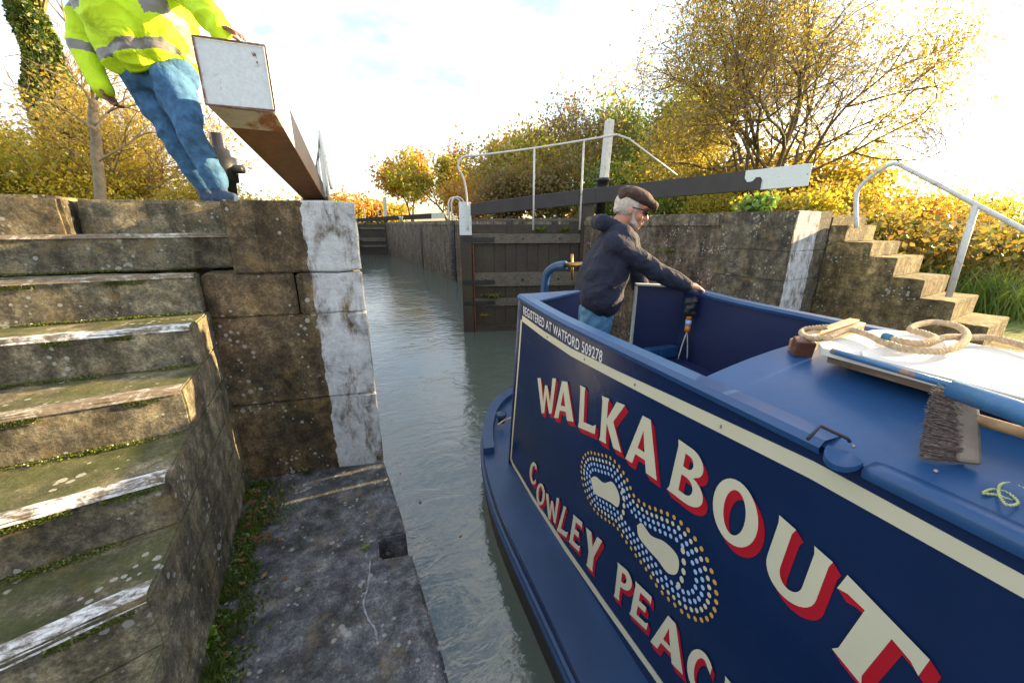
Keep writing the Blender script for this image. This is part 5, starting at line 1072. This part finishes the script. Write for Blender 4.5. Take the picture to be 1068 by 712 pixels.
# weeds, moss and dead leaves where the slab meets the steps
pts_ = []
while len(pts_) < 3200:
    y = rng.uniform(.6, 2.62); wd = .035+.09*max(0, noise.noise(Vector((y*2.2, 3, 0)))+.5)+(.10 if y > 1.9 else 0); x = -.585+abs(rng.normal())*wd*.75
    if noise.noise(Vector((x*7, y*7, 1))) > .0: pts_.append((x, y, 0.002))
blades('weed_grass', pts_, .035, 'moss_green', .0028)
mo = [(-.59+abs(rng.normal())*.06, rng.uniform(.5, 2.62), rng.uniform(.0, .012)) for _ in range(14000)]; mo = [p for p in mo if noise.noise(Vector((p[0]*9, p[1]*9, 5))) > -.1]
tag(link('ground_moss', leaf_mesh(mo, .012), leafmat('slab_moss', [(.045, .08, .01), (.08, .12, .015), (.12, .16, .02)], .2)), kind='stuff')
def rosette(name, c, n_, ln, wd, mat, label, cat, seed, up=.6):
    rn = random.Random(seed); mb = MB(); c = Vector(c)
    for i in range(n_):
        a = i*2.4+rn.gauss(0, .2); e = up*rn.uniform(.4, 1.3); d = Vector((math.cos(a), math.sin(a), e)).normalized(); s_ = Vector((-math.sin(a), math.cos(a), 0)); l_ = ln*rn.uniform(.6, 1.15)
        p = [c, c+d*l_*.4, c+d*l_*.75, c+d*l_+Vector((0, 0, -l_*.18))]; ws = [wd*.15, wd*.5, wd*.42, 0]; u_ = Vector((0, 0, wd*.18)); vs = []
        for q, w_ in zip(p, ws): vs += [q-s_*w_+u_*(w_ > 0), q, q+s_*w_+u_*(w_ > 0)]
        mb.add(vs, [(3*k, 3*k+1, 3*k+4, 3*k+3) for k in range(3)]+[(3*k+1, 3*k+2, 3*k+5, 3*k+4) for k in range(3)])
    return tag(mb.build(name, M[mat]), label, cat)
rosette('weed', atz(213, 668, .01), 16, .075, .030, 'leaf_fresh', 'bright green broad leaved weed at the foot of the lowest steps', 'weed', 1)
rosette('weed', atz(252, 500, .02), 22, .12, .03, 'leaf_fresh', 'yellow-green leafy weed in the corner between steps and pillar', 'weed', 2, 1.4)
rosette('weed', atz(320, 492, .01), 12, .06, .014, 'leaf_green', 'small green weed sprouting at the pillar base', 'weed', 3, 1.2)
rosette('weed', atz(381, 572, .01), 14, .035, .010, 'leaf_green', 'tiny green tuft beside the square pocket in the slab', 'weed', 4, .6)
rosette('fern', P1(.55, -.09, .28), 40, .24, .03, 'leaf_green', 'dark green fern growing on the gate cross rail', 'fern', 5, .3)
rosette('fern', P1(.42, -.09, -.1), 16, .14, .02, 'leaf_yellow', 'small yellowing fern low on the gate', 'fern', 6, .3)
rosette('fern', (LXR-.01, 4.05, 1.22), 22, .20, .02, 'leaf_green', 'green fern growing from the dark brick wall beside the lens-lit pillar', 'fern', 7, .4)
rosette('weed', P1(1.5, -.05, 1.46), 26, .20, .03, 'leaf_fresh', 'green weed growing on top of the gate between the rails', 'weed', 8, .9)
rosette('weed', P1(1.95, -.05, 1.46), 26, .18, .03, 'leaf_green', 'darker weed on top of the gate beside the paddle post', 'weed', 9, .9)
# fallen leaves
mb = MB(); rn = random.Random(9)
for i in range(110):
    y = rn.choice([rn.uniform(2.0, 2.55), rn.uniform(.8, 2.5)]); x = -.56+abs(rn.gauss(0, .10)); c = Vector((x, y, .010+rn.random()*.012)); a = rn.uniform(0, 6.28); l_ = rn.uniform(.008, .020)
    d = Vector((math.cos(a), math.sin(a), rn.uniform(-.3, .4))); s_ = Vector((-math.sin(a), math.cos(a), rn.uniform(-.3, .3))); mb.add([c-d*l_, c+s_*l_*.6, c+d*l_, c-s_*l_*.6], [(0, 1, 2, 3)])
o = mb.build('fallen_leaves', M['leaf_dead']); o['kind'] = 'stuff'

mb = MB(); rn = random.Random(19)
for i in range(34):
    x = rn.uniform(.35, 4.3); y = rn.uniform(-1, 14)
    if x > .9 and y < 3.6: x = rn.uniform(.3, .6)
    c = Vector((x, y, WZ+.004)); a = rn.uniform(0, 6.28); l_ = rn.uniform(.010, .022); d = Vector((math.cos(a), math.sin(a), 0)); s_ = Vector((-math.sin(a), math.cos(a), 0)); mb.add([c-d*l_, c+s_*l_*.6, c+d*l_+Vector((0, 0, .004)), c-s_*l_*.6], [(0, 1, 2, 3)])
o = mb.build('floating_leaves', M['leaf_dead']); o['kind'] = 'stuff'
